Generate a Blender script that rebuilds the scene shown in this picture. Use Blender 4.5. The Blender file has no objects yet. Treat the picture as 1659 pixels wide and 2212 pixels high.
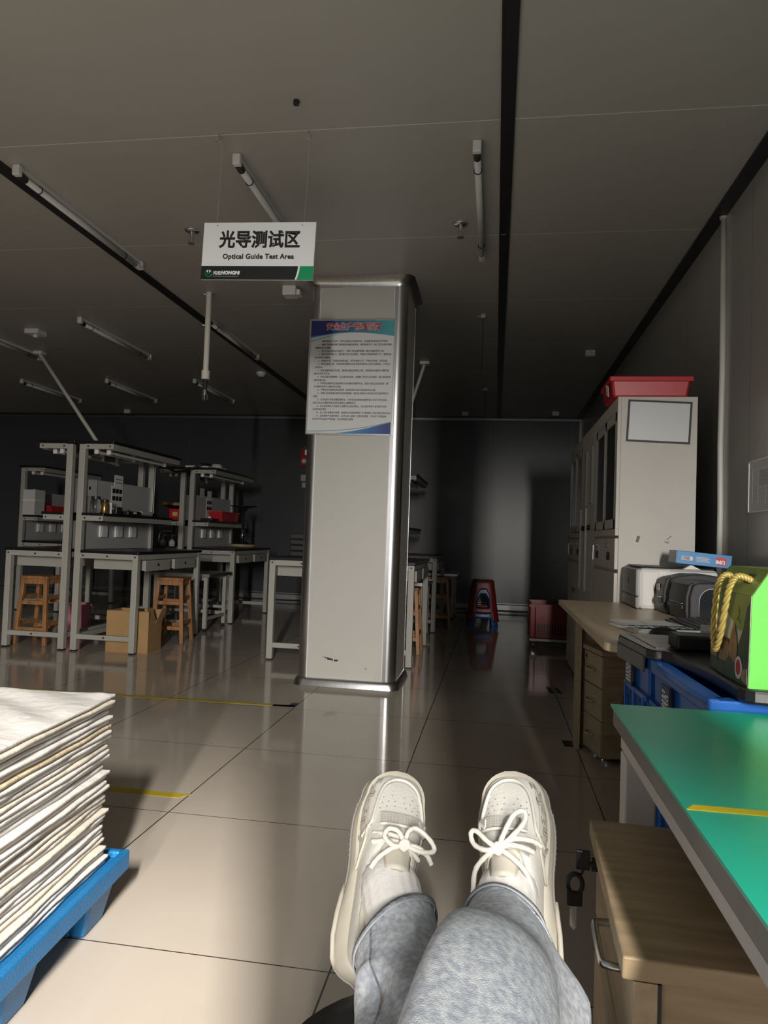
import bpy, bmesh, math, random
from mathutils import Vector as V, Matrix as M4
R = math.radians
random.seed(7)
SC = bpy.context.scene
COL = SC.collection

# ------------------------------------------------------------------ camera
cam_d = bpy.data.cameras.new('camera'); cam = bpy.data.objects.new('camera', cam_d); COL.objects.link(cam)
FPX = 1540.0
cam_d.sensor_fit = 'HORIZONTAL'; cam_d.sensor_width = 36.0; cam_d.lens = FPX / 1659 * 36
cam_d.clip_start = 0.02; cam_d.clip_end = 60
_F = V((1070 - 829.5, 1168 - 1106, FPX)).normalized()
_X = V((1, .0297, 0)); _X.z = -(_X.x * _F.x + _X.y * _F.y) / _F.z; _X.normalize()
_D = _F.cross(_X)
if _D.y < 0: _D = -_D
# rows: world axes in camera pixel axes (right, down, forward)
right = V((_X.x, _F.x, -_D.x)); down = V((_X.y, _F.y, -_D.y)); fwd = V((_X.z, _F.z, -_D.z))
m = M4((right, -down, -fwd)).transposed().to_4x4(); m.translation = V((0, 0, 1.05))
cam.matrix_world = m
SC.camera = cam

# ------------------------------------------------------------------ light and exposure
SC.view_settings.view_transform = 'Standard'; SC.view_settings.look = 'None'
SC.view_settings.exposure = 0.0; SC.view_settings.gamma = 1.0
try: SC.view_settings.use_curve_mapping = False
except Exception: pass
world = bpy.data.worlds.new('world'); SC.world = world; world.use_nodes = True
bg = world.node_tree.nodes['Background']; bg.inputs[0].default_value = (.62, .72, .85, 1); bg.inputs[1].default_value = 0.05

def area(name, loc, sx, sy, watts, color, spread=180, rot=(90, 0, 0)):
    l = bpy.data.lights.new(name, 'AREA'); l.shape = 'RECTANGLE'; l.size = sx; l.size_y = sy
    l.energy = watts; l.color = color; l.spread = R(spread)
    o = bpy.data.objects.new(name, l); COL.objects.link(o); o.location = loc; o.rotation_euler = [R(a) for a in rot]
    return o
# the bright slit between the curtains behind the photographer, then an added lamp for the near floor, dim window daylight and an added right fill
area('daylight_slit', (.864, -6.0, 2.82), .17, 2.75, 880, (1, .95, .87))
def aim(o, tgt): o.rotation_euler = (V(tgt)-o.location).to_track_quat('-Z', 'Y').to_euler(); return o
aim(area('near_floor_fill', (1.9, -6.0, 5.2), .30, 1.5, 2300, (1, .95, .88)), (-1, 2, 0))  # added lamp brightening the near-left floor and the stacked panels
area('window_daylight', (-1.5, -.86, 1.4), 2.0, 1.4, 6, (.93, .97, 1.0))
area('right_bench_fill', (.83, -.86, 1.45), .55, 1.0, 7, (.9, .96, 1.0))  # added fill brightening the green bench and its drawer cabinet

# ------------------------------------------------------------------ mesh helpers
class MB:
    def __init__(s): s.bm = bmesh.new()
    def verts(s, pts): return [s.bm.verts.new(p) for p in pts]
    def face(s, vs):
        try: return s.bm.faces.new(vs)
        except ValueError: return None
    def hexa(s, p):
        v = s.verts(p)
        for f in ((0,3,2,1),(4,5,6,7),(0,1,5,4),(1,2,6,5),(2,3,7,6),(3,0,4,7)): s.face([v[i] for i in f])
        return s
    def box(s, x0, x1, y0, y1, z0, z1):
        return s.hexa([(x0,y0,z0),(x1,y0,z0),(x1,y1,z0),(x0,y1,z0),(x0,y0,z1),(x1,y0,z1),(x1,y1,z1),(x0,y1,z1)])
    def bar(s, a, b, w, h, up=(0,0,1)):
        a = V(a); b = V(b); d = (b-a).normalized(); u = V(up)
        if abs(d.dot(u)) > .98: u = V((0,1,0))
        sx = d.cross(u).normalized()*w/2; sz = sx.normalized().cross(d)*h/2
        return s.hexa([a-sx-sz, a+sx-sz, b+sx-sz, b-sx-sz, a-sx+sz, a+sx+sz, b+sx+sz, b-sx+sz])
    def ring(s, c, d, r, n, u=None):
        d = V(d).normalized()
        if u is None: u = d.orthogonal().normalized()
        w = d.cross(u)
        return [V(c)+u*math.cos(2*math.pi*i/n)*r+w*math.sin(2*math.pi*i/n)*r for i in range(n)], u
    def loft(s, rings, caps=True, closed=True):
        vr = [s.verts(r) for r in rings]; n = len(vr[0])
        for a, b in zip(vr, vr[1:]):
            for i in range(n if closed else n-1):
                j = (i+1) % n; s.face([a[i], a[j], b[j], b[i]])
        if caps: s.face(vr[0][::-1]); s.face(vr[-1])
        return s
    def cyl(s, a, b, r, r2=None, n=16, caps=True):
        d = V(b)-V(a); ra, u = s.ring(a, d, r, n); rb, _ = s.ring(b, d, r if r2 is None else r2, n, u)
        return s.loft([ra, rb], caps)
    def tube(s, pts, r, n=8, closed=False, caps=True, rf=None):
        pts = [V(p) for p in pts]; k = len(pts); rings = []; u = None
        for i, p in enumerate(pts):
            a = pts[(i-1) % k] if (closed or i) else p; b = pts[(i+1) % k] if (closed or i < k-1) else p
            d = (b-a).normalized()
            if u is None: u = d.orthogonal().normalized()
            u = (u - d*u.dot(d)).normalized()
            rings.append(s.ring(p, d, rf(i/(k-1)) if rf else r, n, u)[0])
        if closed:
            vr = [s.verts(q) for q in rings]
            for i in range(k):
                a, b = vr[i], vr[(i+1) % k]
                for j in range(n): s.face([a[j], a[(j+1)%n], b[(j+1)%n], b[j]])
            return s
        return s.loft(rings, caps)
    def lathe(s, prof, c=(0,0,0), n=24, caps=True):
        c = V(c)
        return s.loft([[c+V((r*math.cos(2*math.pi*i/n), r*math.sin(2*math.pi*i/n), z)) for i in range(n)] for r, z in prof], caps)
    def prism(s, poly, vec):
        a = s.verts(poly); b = s.verts([V(p)+V(vec) for p in poly]); n = len(a)
        s.face(a[::-1]); s.face(b)
        for i in range(n): s.face([a[i], a[(i+1)%n], b[(i+1)%n], b[i]])
        return s
    def poly(s, pts): s.face(s.verts(pts)); return s
    def grid(s, fn, nu, nv):
        g = [[s.bm.verts.new(fn(i/nu, j/nv)) for j in range(nv+1)] for i in range(nu+1)]
        for i in range(nu):
            for j in range(nv): s.face([g[i][j], g[i+1][j], g[i+1][j+1], g[i][j+1]])
        return s
    def build(s, name, mat, parent=None, bevel=0, smooth=False, sub=0, solid=0, flip=False, out=None):
        bmesh.ops.recalc_face_normals(s.bm, faces=s.bm.faces)
        if out is not None and sum((f.calc_center_median()-V(out)).dot(f.normal)*f.calc_area() for f in s.bm.faces) < 0: flip = True
        if flip: bmesh.ops.reverse_faces(s.bm, faces=s.bm.faces)
        me = bpy.data.meshes.new(name); s.bm.to_mesh(me); s.bm.free()
        o = bpy.data.objects.new(name, me); COL.objects.link(o); me.materials.append(mat)
        if smooth: me.polygons.foreach_set('use_smooth', [True]*len(me.polygons))
        if solid:
            md = o.modifiers.new('solid', 'SOLIDIFY'); md.thickness = solid; md.offset = -1
        if bevel:
            md = o.modifiers.new('bevel', 'BEVEL'); md.width = bevel; md.segments = 2; md.limit_method = 'ANGLE'; md.angle_limit = R(40)
        if sub:
            md = o.modifiers.new('sub', 'SUBSURF'); md.levels = sub; md.render_levels = sub
        if parent: o.parent = parent
        return o

def tag(o, label, cat, group=None, kind=None):
    o['label'] = label; o['category'] = cat
    if group: o['group'] = group
    if kind: o['kind'] = kind
    return o
def thing(name, label, cat, loc=(0,0,0), rz=0, group=None):
    o = bpy.data.objects.new(name, None); COL.objects.link(o); o.location = loc; o.rotation_euler = (0,0,R(rz))
    o.empty_display_size = .1
    return tag(o, label, cat, group)
def structure(o, label=None):
    o['kind'] = 'structure'
    if label: o['label'] = label
    return o
def copy_thing(root, label, loc=None, rz=None, group=None):
    def cp(o, par):
        c = o.copy(); COL.objects.link(c); c.parent = par
        for ch in [x for x in bpy.data.objects if x.parent == o]: cp(ch, c)
        return c
    r = cp(root, None); r['label'] = label
    if loc is not None: r.location = loc
    if rz is not None: r.rotation_euler = (0,0,R(rz))
    if group: r['group'] = group
    return r
def text(name, body, size, loc, rot, mat, parent=None, offset=0, shear=0, align='LEFT', ext=.0004, res=3, sx=1.0, spacing=1.0):
    c = bpy.data.curves.new(name, 'FONT'); c.body = body; c.size = size; c.offset = offset; c.shear = shear
    c.align_x = align; c.extrude = ext; c.resolution_u = res; c.space_character = spacing; c.fill_mode = 'FRONT'
    o = bpy.data.objects.new(name, c); COL.objects.link(o); o.location = loc; o.rotation_euler = [R(a) for a in rot]
    o.scale = (sx, 1, 1); c.materials.append(mat)
    if parent: o.parent = parent
    return o
FRONT = (90, 0, 0); LEFTF = (90, 0, -90)

# ------------------------------------------------------------------ materials
def mat(name, col, rough=.5, metal=0, noise=0, nscale=8, bump=0, bscale=40, col2=None, spec=.5, trans=0, coat=0, stretch=None, emit=0):
    m = bpy.data.materials.new(name); m.use_nodes = True; nt = m.node_tree; b = nt.nodes['Principled BSDF']
    b.inputs['Base Color'].default_value = (*col, 1); b.inputs['Roughness'].default_value = rough
    b.inputs['Metallic'].default_value = metal; b.inputs['Specular IOR Level'].default_value = spec
    b.inputs['Transmission Weight'].default_value = trans; b.inputs['Coat Weight'].default_value = coat
    b.inputs['Coat Roughness'].default_value = .06
    if noise or bump:
        tc = nt.nodes.new('ShaderNodeTexCoord'); src = tc.outputs['Object']
        if stretch:
            mp = nt.nodes.new('ShaderNodeMapping'); mp.inputs['Scale'].default_value = stretch
            nt.links.new(src, mp.inputs[0]); src = mp.outputs[0]
    if noise:
        n = nt.nodes.new('ShaderNodeTexNoise'); n.inputs['Scale'].default_value = nscale; n.inputs['Detail'].default_value = 5
        nt.links.new(src, n.inputs['Vector'])
        rp = nt.nodes.new('ShaderNodeValToRGB'); c2 = col2 or tuple(max(0, x*(1-noise)) for x in col)
        rp.color_ramp.elements[0].position = .35; rp.color_ramp.elements[1].position = .68
        rp.color_ramp.elements[0].color = (*c2, 1); rp.color_ramp.elements[1].color = (*col, 1)
        nt.links.new(n.outputs[0], rp.inputs[0]); nt.links.new(rp.outputs[0], b.inputs['Base Color'])
    if bump:
        n2 = nt.nodes.new('ShaderNodeTexNoise'); n2.inputs['Scale'].default_value = bscale; n2.inputs['Detail'].default_value = 3
        nt.links.new(src, n2.inputs['Vector']); bp = nt.nodes.new('ShaderNodeBump'); bp.inputs['Strength'].default_value = bump
        bp.inputs['Distance'].default_value = .01
        nt.links.new(n2.outputs[0], bp.inputs['Height']); nt.links.new(bp.outputs[0], b.inputs['Normal'])
    return m

def line_mask(nt, sep_out, period, offset, width):
    """1 on thin lines at offset + k*period along one coordinate"""
    def mth(op, a, b=None):
        n = nt.nodes.new('ShaderNodeMath'); n.operation = op
        for i, x in enumerate((a, b)):
            if x is None: continue
            if isinstance(x, (int, float)): n.inputs[i].default_value = x
            else: nt.links.new(x, n.inputs[i])
        return n.outputs[0]
    a = mth('SUBTRACT', sep_out, offset - period/2); a = mth('DIVIDE', a, period); a = mth('FRACT', a)
    a = mth('SUBTRACT', a, .5); a = mth('ABSOLUTE', a); return mth('LESS_THAN', a, width/2/period)

def lined(m, axes, linecol):
    nt = m.node_tree; b = nt.nodes['Principled BSDF']
    tc = nt.nodes.new('ShaderNodeTexCoord'); sp = nt.nodes.new('ShaderNodeSeparateXYZ'); nt.links.new(tc.outputs['Object'], sp.inputs[0])
    src = b.inputs['Base Color'].links[0].from_socket if b.inputs['Base Color'].links else None
    for ax, per, off, w in axes:
        k = line_mask(nt, sp.outputs[ax], per, off, w)
        mx = nt.nodes.new('ShaderNodeMix'); mx.data_type = 'RGBA'; nt.links.new(k, mx.inputs[0])
        if src: nt.links.new(src, mx.inputs[6])
        else: mx.inputs[6].default_value = b.inputs['Base Color'].default_value
        mx.inputs[7].default_value = (*linecol, 1); src = mx.outputs[2]
    nt.links.new(src, b.inputs['Base Color'])
    return m

MT = {}
MT['floor'] = lined(mat('polished_tile', (.50,.44,.375), .09, noise=.10, nscale=1.5, spec=.55), [(0,.807,-.363,.005),(1,.822,1.715,.004)], (.05,.04,.035))
MT['ceiling'] = lined(mat('ceiling_panel', (.46,.445,.415), .42, noise=.05, nscale=.8), [(1,1.18,3.055,.006)], (.8,.78,.74))
MT['wall'] = lined(mat('wall_panel', (.46,.45,.43), .22, noise=.06, nscale=1.0), [(1,1.18,.1,.004)], (.2,.2,.2))
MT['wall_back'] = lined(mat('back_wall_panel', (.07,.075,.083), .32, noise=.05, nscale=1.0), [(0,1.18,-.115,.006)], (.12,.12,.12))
MT['black_trim'] = mat('black_trim', (.018,.018,.02), .4)
MT['alu'] = mat('brushed_aluminium', (.62,.62,.63), .28, metal=1, noise=.12, nscale=6, stretch=(8,8,.6))
MT['alu_dark'] = mat('dark_aluminium', (.30,.30,.31), .5, metal=1)
MT['shaded_red'] = mat('shaded_red_plastic', (.20,.012,.016), .35)  # red plastic darkened to stand for the shade at the back of the room
MT['alu_dull'] = mat('dull_aluminium', (.55,.55,.56), .4, metal=1)
MT['pillar'] = mat('pillar_panel', (.52,.51,.48), .4, noise=.04, nscale=2)
MT['steel_grey'] = mat('grey_powder_coat', (.40,.395,.36), .45, noise=.05, nscale=5)
MT['cab_grey'] = mat('cabinet_enamel', (.60,.575,.53), .5, noise=.05, nscale=3, bump=.15, bscale=320)
MT['black_top'] = mat('black_worktop', (.012,.012,.013), .3)
MT['panel_grey'] = mat('back_panel_grey', (.46,.46,.47), .45)
MT['white_plastic'] = mat('white_plastic', (.75,.74,.71), .4)
MT['black_plastic'] = mat('black_plastic', (.014,.014,.016), .42)
MT['dark_plastic'] = mat('charcoal_plastic', (.022,.023,.026), .4)
MT['chrome'] = mat('chrome', (.8,.8,.82), .1, metal=1)
MT['red_plastic'] = mat('red_plastic', (.50,.022,.028), .35)
MT['blue_plastic'] = mat('blue_plastic', (.013,.11,.43), .3, noise=.12, nscale=5)
MT['pallet_blue'] = mat('pallet_blue', (.010,.145,.36), .45, noise=.1, nscale=14, bump=.2, bscale=180)
MT['stool_wood'] = mat('pine_wood', (.46,.215,.085), .45, noise=.45, nscale=5, stretch=(9,9,1.2))
MT['desk_wood'] = mat('pale_laminate', (.60,.475,.325), .35, noise=.18, nscale=5, stretch=(12,1.2,12))
MT['ped_wood'] = mat('oak_laminate', (.45,.345,.215), .42, noise=.35, nscale=4, stretch=(1.5,14,14), col2=(.34,.25,.15))
MT['ped_front'] = mat('oak_drawer_front', (.50,.39,.25), .4, noise=.2, nscale=4, stretch=(14,1.5,14))
MT['cardboard'] = mat('cardboard', (.43,.265,.115), .7, noise=.12, nscale=6)
MT['pink'] = mat('pink_plastic', (.62,.22,.33), .4)
MT['paper'] = mat('paper', (.78,.78,.76), .6)
MT['paper_grey'] = mat('paper_greyish', (.60,.60,.60), .6)
MT['ink'] = mat('black_ink', (.012,.012,.014), .5)
MT['glass'] = mat('clear_glass', (.9,.95,.95), .03, trans=1)
MT['dark_glass'] = mat('cabinet_glass', (.055,.06,.065), .08)
MT['green_mat'] = mat('green_bench_mat', (.018,.52,.36), .32, noise=.08, nscale=3, bump=.05, bscale=60)
MT['green_edge'] = mat('grey_table_edge', (.23,.21,.195), .5, noise=.25, nscale=12)
MT['table_steel'] = mat('white_grey_steel', (.58,.555,.53), .5)
MT['yellow'] = mat('yellow_tape', (.80,.60,.02), .5)
MT['floor_yellow'] = mat('worn_floor_tape', (.50,.38,.03), .5, noise=.2, nscale=10)
MT['navy_tape'] = mat('navy_tape', (.03,.035,.07), .5)
MT['white_tube'] = mat('tube_glass', (.70,.70,.69), .3)
MT['pvc'] = mat('white_pvc', (.74,.72,.66), .4)
MT['sign_white'] = mat('sign_white', (.80,.82,.83), .4)
MT['sign_green'] = mat('sign_green', (.0,.28,.11), .4)
MT['sign_black'] = mat('sign_black', (.012,.015,.017), .35)
MT['logo_white'] = mat('logo_white', (.85,.86,.86), .4)
MT['red_ink'] = mat('red_ink', (.55,.01,.02), .45)
# ================================================================== the setting
H = 2.87; XR = 1.19; XL = -9.5; YB = 10.65; YR = -.9
structure(MB().box(XL-.1, XR+.1, YR-.3, YB+.1, -.1, 0).build('floor', MT['floor']))
structure(MB().box(XL-.1, XR+.1, YR-.1, YB+.1, H, H+.1).build('ceiling', MT['ceiling']))
structure(MB().box(XR, XR+.1, YR-.1, YB+.1, 0, H).build('wall_right', MT['wall']))
structure(MB().box(XL-.1, XL, YR-.1, YB+.1, 0, H).build('wall_left', MT['wall']))
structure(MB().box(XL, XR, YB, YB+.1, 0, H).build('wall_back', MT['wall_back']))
# rear wall behind the photographer, unseen: openings, pier and outer fin placed to shape the light beams
w = MB()
w.box(XL, -2.6, YR-.1, YR, 0, H); w.box(.29, .546, YR-.1, YR, 0, H); w.box(1.12, XR, YR-2.5, YR, 0, H); w.box(-2.6, .29, YR-.1, YR, 2.25, H); w.box(.546, 1.12, YR-.1, YR, 1.95, H)
structure(w.build('wall_rear', MT['wall']))
# dark joint channels in the ceiling and wall-top channels
for nm, a in (('trim_1', (-.03,.03, YR, YB)), ('trim_2', (-2.585,-2.51, YR, YB)), ('trim_3', (1.115,XR, YR, YB)), ('trim_4', (XL,XR,YB-.12,YB))):
    structure(MB().box(a[0], a[1], a[2], a[3], H-.012, H+.01).build(nm, MT['black_trim']))
structure(MB().box(XL, XR, YB-.03, YB, H-.045, H-.012).build('trim_5', MT['alu_dark']))
structure(MB().box(XR-.03, XR, YB-.03, YB, .14, H-.045).build('trim_6', MT['alu_dark']))
structure(MB().box(-.02, .01, 4.208-.01, 4.218-.01, H-.014, H-.011).build('trim_7', MT['alu_dull']))
sk = MB()
for X0, X1 in ((XL, XR),):
    prof = [(YB, 0), (YB-.05, 0), (YB-.05, .015), (YB-.02, .04), (YB-.015, .11), (YB-.035, .125), (YB-.035, .14), (YB, .14)]
    sk.prism([(X0, y, z) for y, z in prof], (X1-X0, 0, 0))
structure(sk.build('baseboard_back', MT['alu_dark']))

# ------------------------------------------------------------------ pillar
px0, px1, py0, py1 = -1.345, -.657, 4.87, 5.45
pil = bpy.data.objects.new('pillar', None); COL.objects.link(pil); structure(pil, 'pale panelled square pillar with rounded aluminium corners')
rr = .062
b = MB(); b.box(px0+rr, px1-rr, py0+.001, py0+.02, .05, 2.82); b.build('front_panel', MT['pillar'], pil)
b = MB(); b.box(px1-.02, px1, py0+rr, py1-rr, .05, 2.82); b.build('side_panel', MT['pillar'], pil)
b = MB(); b.box(px0, px0+.02, py0+rr, py1-rr, .05, 2.82); b.build('side_panel', MT['pillar'], pil)
b = MB(); b.box(px0+rr, px1-rr, py1-.02, py1, .05, 2.82); b.build('rear_panel', MT['pillar'], pil)
for cx, cy, a0 in ((px0+rr, py0+rr, 180), (px1-rr, py0+rr, 270), (px1-rr, py1-rr, 0), (px0+rr, py1-rr, 90)):
    n = 10; r = rr + .003
    po = [(cx + r*math.cos(R(a0+90*i/n)), cy + r*math.sin(R(a0+90*i/n)), .05) for i in range(n+1)]
    # thin flanges that lap over the panels, then the inside of the profile
    def fl(p, ang): return (p[0] - .0*math.cos(R(ang)), p[1], p[2])
    pi_ = [(cx + (rr-.012)*math.cos(R(a0+90*i/n)), cy + (rr-.012)*math.sin(R(a0+90*i/n)), .05) for i in range(n, -1, -1)]
    b = MB(); b.prism(po + pi_, (0, 0, 2.77)); o = b.build('corner_profile', MT['alu'], pil)
    for i, p in enumerate(o.data.polygons): p.use_smooth = abs(p.normal.z) < .5
    o.data.set_sharp_from_angle(angle=R(35))
b = MB(); b.box(px0+rr-.001, px0+rr+.006, py0-.003, py0+.003, .05, 2.82); b.box(px1-rr-.022, px1-rr+.001, py0-.003, py0+.003, .05, 2.82); b.build('profile_flange', MT['alu'], pil)
# narrow lipping strips beside the corner profiles
b = MB()
for x in (px0+rr+.002, px1-rr-.03): b.box(x+.004, x+.008, py0-.002, py0+.004, .05, 2.82)
b.build('edge_lipping', MT['logo_white'], pil)
def cove(z0, z1, out0, out1, name):
    n = 6; rings = []
    for i in range(n+1):
        t = i/n; o = out0 + (out1-out0)*(t**2.2 if out1 > out0 else 1-(1-t)**.45); z = z0 + (z1-z0)*t
        rad = .07; ring = []
        for cx, cy, a0 in ((px0+rad-o, py0+rad-o, 180), (px1-rad+o, py0+rad-o, 270), (px1-rad+o, py1-rad+o, 0), (px0+rad-o, py1-rad+o, 90)):
            for k in range(7): ring.append((cx + rad*math.cos(R(a0+15*k)), cy + rad*math.sin(R(a0+15*k)), z))
        rings.append(ring)
    o = MB().loft(rings, caps=True).build(name, MT['alu'], pil, smooth=True); o.data.set_sharp_from_angle(angle=R(50))
cove(2.80, H-.001, .004, .05, 'ceiling_cove'); cove(.001, .055, .03, .006, 'floor_cove')
b = MB()
for k in range(5): b.box(-1.16+.02*k+random.uniform(-.01,.01), -1.15+.02*k+random.uniform(0,.02), py0-.0012, py0, .20+random.uniform(-.01,.006)-.004*k, .203-.004*k)
for x, z in ((-.86,.13),(-.865,.14)): b.box(x, x+.016, py0-.0012, py0, z, z+.002)
b.build('scuff_mark', MT['ink'], pil)

# ------------------------------------------------------------------ floor tapes and marks
def flat(name, pts, m, label, cat, group=None, z=.0015):
    return tag(MB().prism([(x, y, .0002) for x, y in pts], (0, 0, z)).build(name, m), label, cat, group)
flat('floor_tape', [(-3.9,4.12),(-1.175,4.225),(-1.175,4.265),(-3.9,4.16)], MT['floor_yellow'], 'worn yellow tape line on the floor left of the pillar base', 'floor tape')
flat('floor_tape', [(-2.6,2.70),(-1.20,2.675),(-1.165,2.72),(-2.6,2.745)], MT['floor_yellow'], 'yellow floor tape line running out from behind the stacked white panels', 'floor tape')
flat('floor_mark', [(-1.31,4.21),(-1.17,4.22),(-1.168,4.33),(-1.215,4.328),(-1.217,4.262),(-1.31,4.255)], MT['navy_tape'], 'dark L-shaped corner mark at the end of the yellow tape near the pillar', 'floor mark')
flat('floor_mark', [(.385,3.83),(.47,3.84),(.465,3.95),(.38,3.94)], MT['black_trim'], 'black tape square on the floor at the foot of the wooden desk', 'floor mark')
for dx in (0, .055): flat('floor_mark', [(.405+dx,5.15),(.44+dx,5.15),(.42+dx,5.35),(.395+dx,5.35)], MT['black_trim'], 'pair of small black scuffs on the floor beyond the wooden desk', 'floor mark', 'black scuffs on the aisle floor')

# ------------------------------------------------------------------ ceiling lights and devices
def tube_light(label, group, L=1.24):
    t = thing('tube_light', label, 'tube light', group=group)
    MB().tube([(0, .05, -.045), (0, L-.05, -.045)], .0165, 14).build('tube', MT['white_tube'], t, smooth=True)
    for y in (0, L-.045): MB().cyl((0, y, -.045), (0, y+.05, -.045), .0185, n=14).build('end_cap', MT['dark_plastic'] if y == 0 else MT['white_plastic'], t, bevel=.002)
    for y in (.16, L-.2):
        b = MB(); b.tube([(.019*math.cos(R(a)), y, -.045+.019*math.sin(R(a))) for a in range(0, 360, 30)], .003, 6, closed=True)
        b.box(-.004, .004, y-.004, y+.004, -.03, 0); b.build('clip', MT['black_plastic'], t)
    for y in (-.03, L-.0): MB().box(-.02, .02, y-.004, y+.03, -.055, 0).build('lamp_holder', MT['white_plastic'], t, bevel=.006)
    MB().box(-.011, .011, .0, L, -.022, 0).build('batten', MT['white_plastic'], t)
    return t
grp = 'tube lights under the ceiling'
tl = tube_light('long white tube light lying beside the left dark ceiling channel, nearest one', grp); tl.location = (-2.452, 3.235, H)
for x, y, lab in ((-1.285, 3.24, 'white tube light partly hidden behind the hanging white sign'),
                  (-.135, 3.23, 'white tube light left of the middle dark ceiling channel'),
                  (-3.632, 5.68, 'white tube light between the left dark channel and the slanted left white pipe'),
                  (-2.465, 5.70, 'dim tube light beside the left channel, behind the hanging white pipe'),
                  (-4.885, 5.68, 'tube light cut by the left edge of the photo above the slanted pipe'),
                  (-5.935, 8.10, 'leftmost of the three faint tube lights far back in the dark'),
                  (-4.77, 8.08, 'middle of the three faint tube lights far back in the dark'),
                  (-3.63, 8.08, 'rightmost faint tube light far back, behind the hanging pipe nozzle')):
    copy_thing(tl, lab, (x, y, H))

def sprinkler(label):
    t = thing('sprinkler_head', label, 'sprinkler', group='sprinkler heads on the ceiling')
    MB().lathe([(.012,0),(.045,-.001),(.042,-.008),(.02,-.014),(.012,-.016)]).build('escutcheon', MT['chrome'], t, smooth=True)
    b = MB(); b.cyl((0,0,-.014), (0,0,-.04), .012, .009)
    for s in (-1, 1): b.tube([(s*.011,0,-.036),(s*.02,0,-.052),(s*.016,0,-.07),(s*.004,0,-.08)], .003, 6)
    b.cyl((0,0,-.04), (0,0,-.076), .004); b.build('frame', MT['alu_dull'], t)
    MB().lathe([(.004,-.078),(.02,-.08),(.021,-.083),(.003,-.084)], n=16).build('deflector', MT['alu_dull'], t)
    return t
sp = sprinkler('chrome sprinkler head left of the hanging white sign'); sp.location = (-1.876, 4.03, H)
copy_thing(sp, 'chrome sprinkler head beside the tube light near the middle channel', (-.25, 4.06, H))

def hook(label, loc):
    t = tag(MB().tube([(0,0,0),(0,0,-.018)]+[(.011*math.sin(R(a)), 0, -.029+.011*math.cos(R(a))) for a in range(0, 250, 25)], .0028, 6).build('ceiling_hook', MT['alu_dull']), label, 'hook', 'ceiling hooks above the sign')
    t.location = loc; return t
hook('small metal ceiling hook above the left end of the hanging sign', (-1.306, 3.045, H)); hook('small metal ceiling hook above the right end of the hanging sign', (-.886, 3.055, H))
tag(MB().lathe([(.006,0),(.013,-.002),(.013,-.018),(.004,-.02)], (-.88,2.834,H)).build('ceiling_plug', MT['dark_plastic']), 'small dark plug in the near ceiling panel above the hooks', 'plug')

def det(name, label, cat, x, y, mk, grp=None):
    t = thing(name, label, cat, (x, y, H), group=grp); mk(t); return t
def d_box(t): MB().box(-.045,.045,-.03,.03,-.055,0).build('housing', MT['white_plastic'], t, bevel=.005); MB().box(-.015,.02,-.031,-.029,-.035,-.02).build('lens', MT['paper_grey'], t)
def d_round(t): MB().lathe([(.055,0),(.055,-.02),(.045,-.035),(.03,-.05),(.005,-.052)]).build('housing', MT['white_plastic'], t, smooth=True); MB().lathe([(.012,-.05),(.01,-.06),(.001,-.061)]).build('lens', MT['dark_plastic'], t)
def d_plate(t):
    MB().box(-.07,.07,-.07,.07,-.045,0).build('housing', MT['white_plastic'], t, bevel=.006); MB().lathe([(.022,-.045),(.018,-.07),(.002,-.072)]).build('sensor', MT['white_plastic'], t)
det('ceiling_sensor', 'white square ceiling box with a knob, above the left slanted pipe', 'ceiling sensor', -4.314, 6.03, d_plate)
det('junction_box', 'white junction box on the ceiling beside the pillar top, under the sign', 'junction box', -1.55, 5.04, lambda t: (MB().box(-.05,.05,-.05,.05,-.07,0).build('housing', MT['white_plastic'], t, bevel=.004), MB().box(.045,.075,-.02,.05,-.06,-.02).build('cover', MT['white_plastic'], t, bevel=.003)))
det('ceiling_sensor', 'white rectangular box on the ceiling above the red tray cabinet', 'ceiling sensor', .83, 6.87, d_box)
det('smoke_detector', 'round smoke detector on the dark ceiling left of the pillar', 'smoke detector', -2.687, 7.73, d_round)
det('ceiling_sensor', 'small pale box at the top of the back wall, right of the pillar', 'ceiling sensor', -.477, 10.17, d_box)
det('ceiling_sensor', 'small pale box at the top of the back wall near the grey cabinets', 'ceiling sensor', .775, 10.11, d_box)
det('ceiling_sensor', 'faint pale box at the top of the back wall above the left bench', 'ceiling sensor', -5.67, 10.2, d_box)
def d_cord(t):
    MB().lathe([(.02,0),(.022,-.015),(.014,-.03),(.002,-.032)]).build('rosette', MT['white_plastic'], t, smooth=True)
    MB().tube([(-.0,0,-.02),(-.03,.0,-.022),(-.045,.01,-.01)], .004, 6).build('tail', MT['white_plastic'], t)
    MB().tube([(0,0,-.02),(.002,0,-.2),(0,0,-.46)], .0025, 6).build('pull_cord', MT['dark_plastic'], t)
det('pull_cord_rosette', 'white ceiling rosette with a thin dark cord, right of the pillar top', 'ceiling cord', -.149, 5.733, d_cord)
det('pull_cord_rosette', 'tiny far ceiling rosette with a faint cord near the back wall', 'ceiling cord', -.17, 8.55, d_cord)

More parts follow.
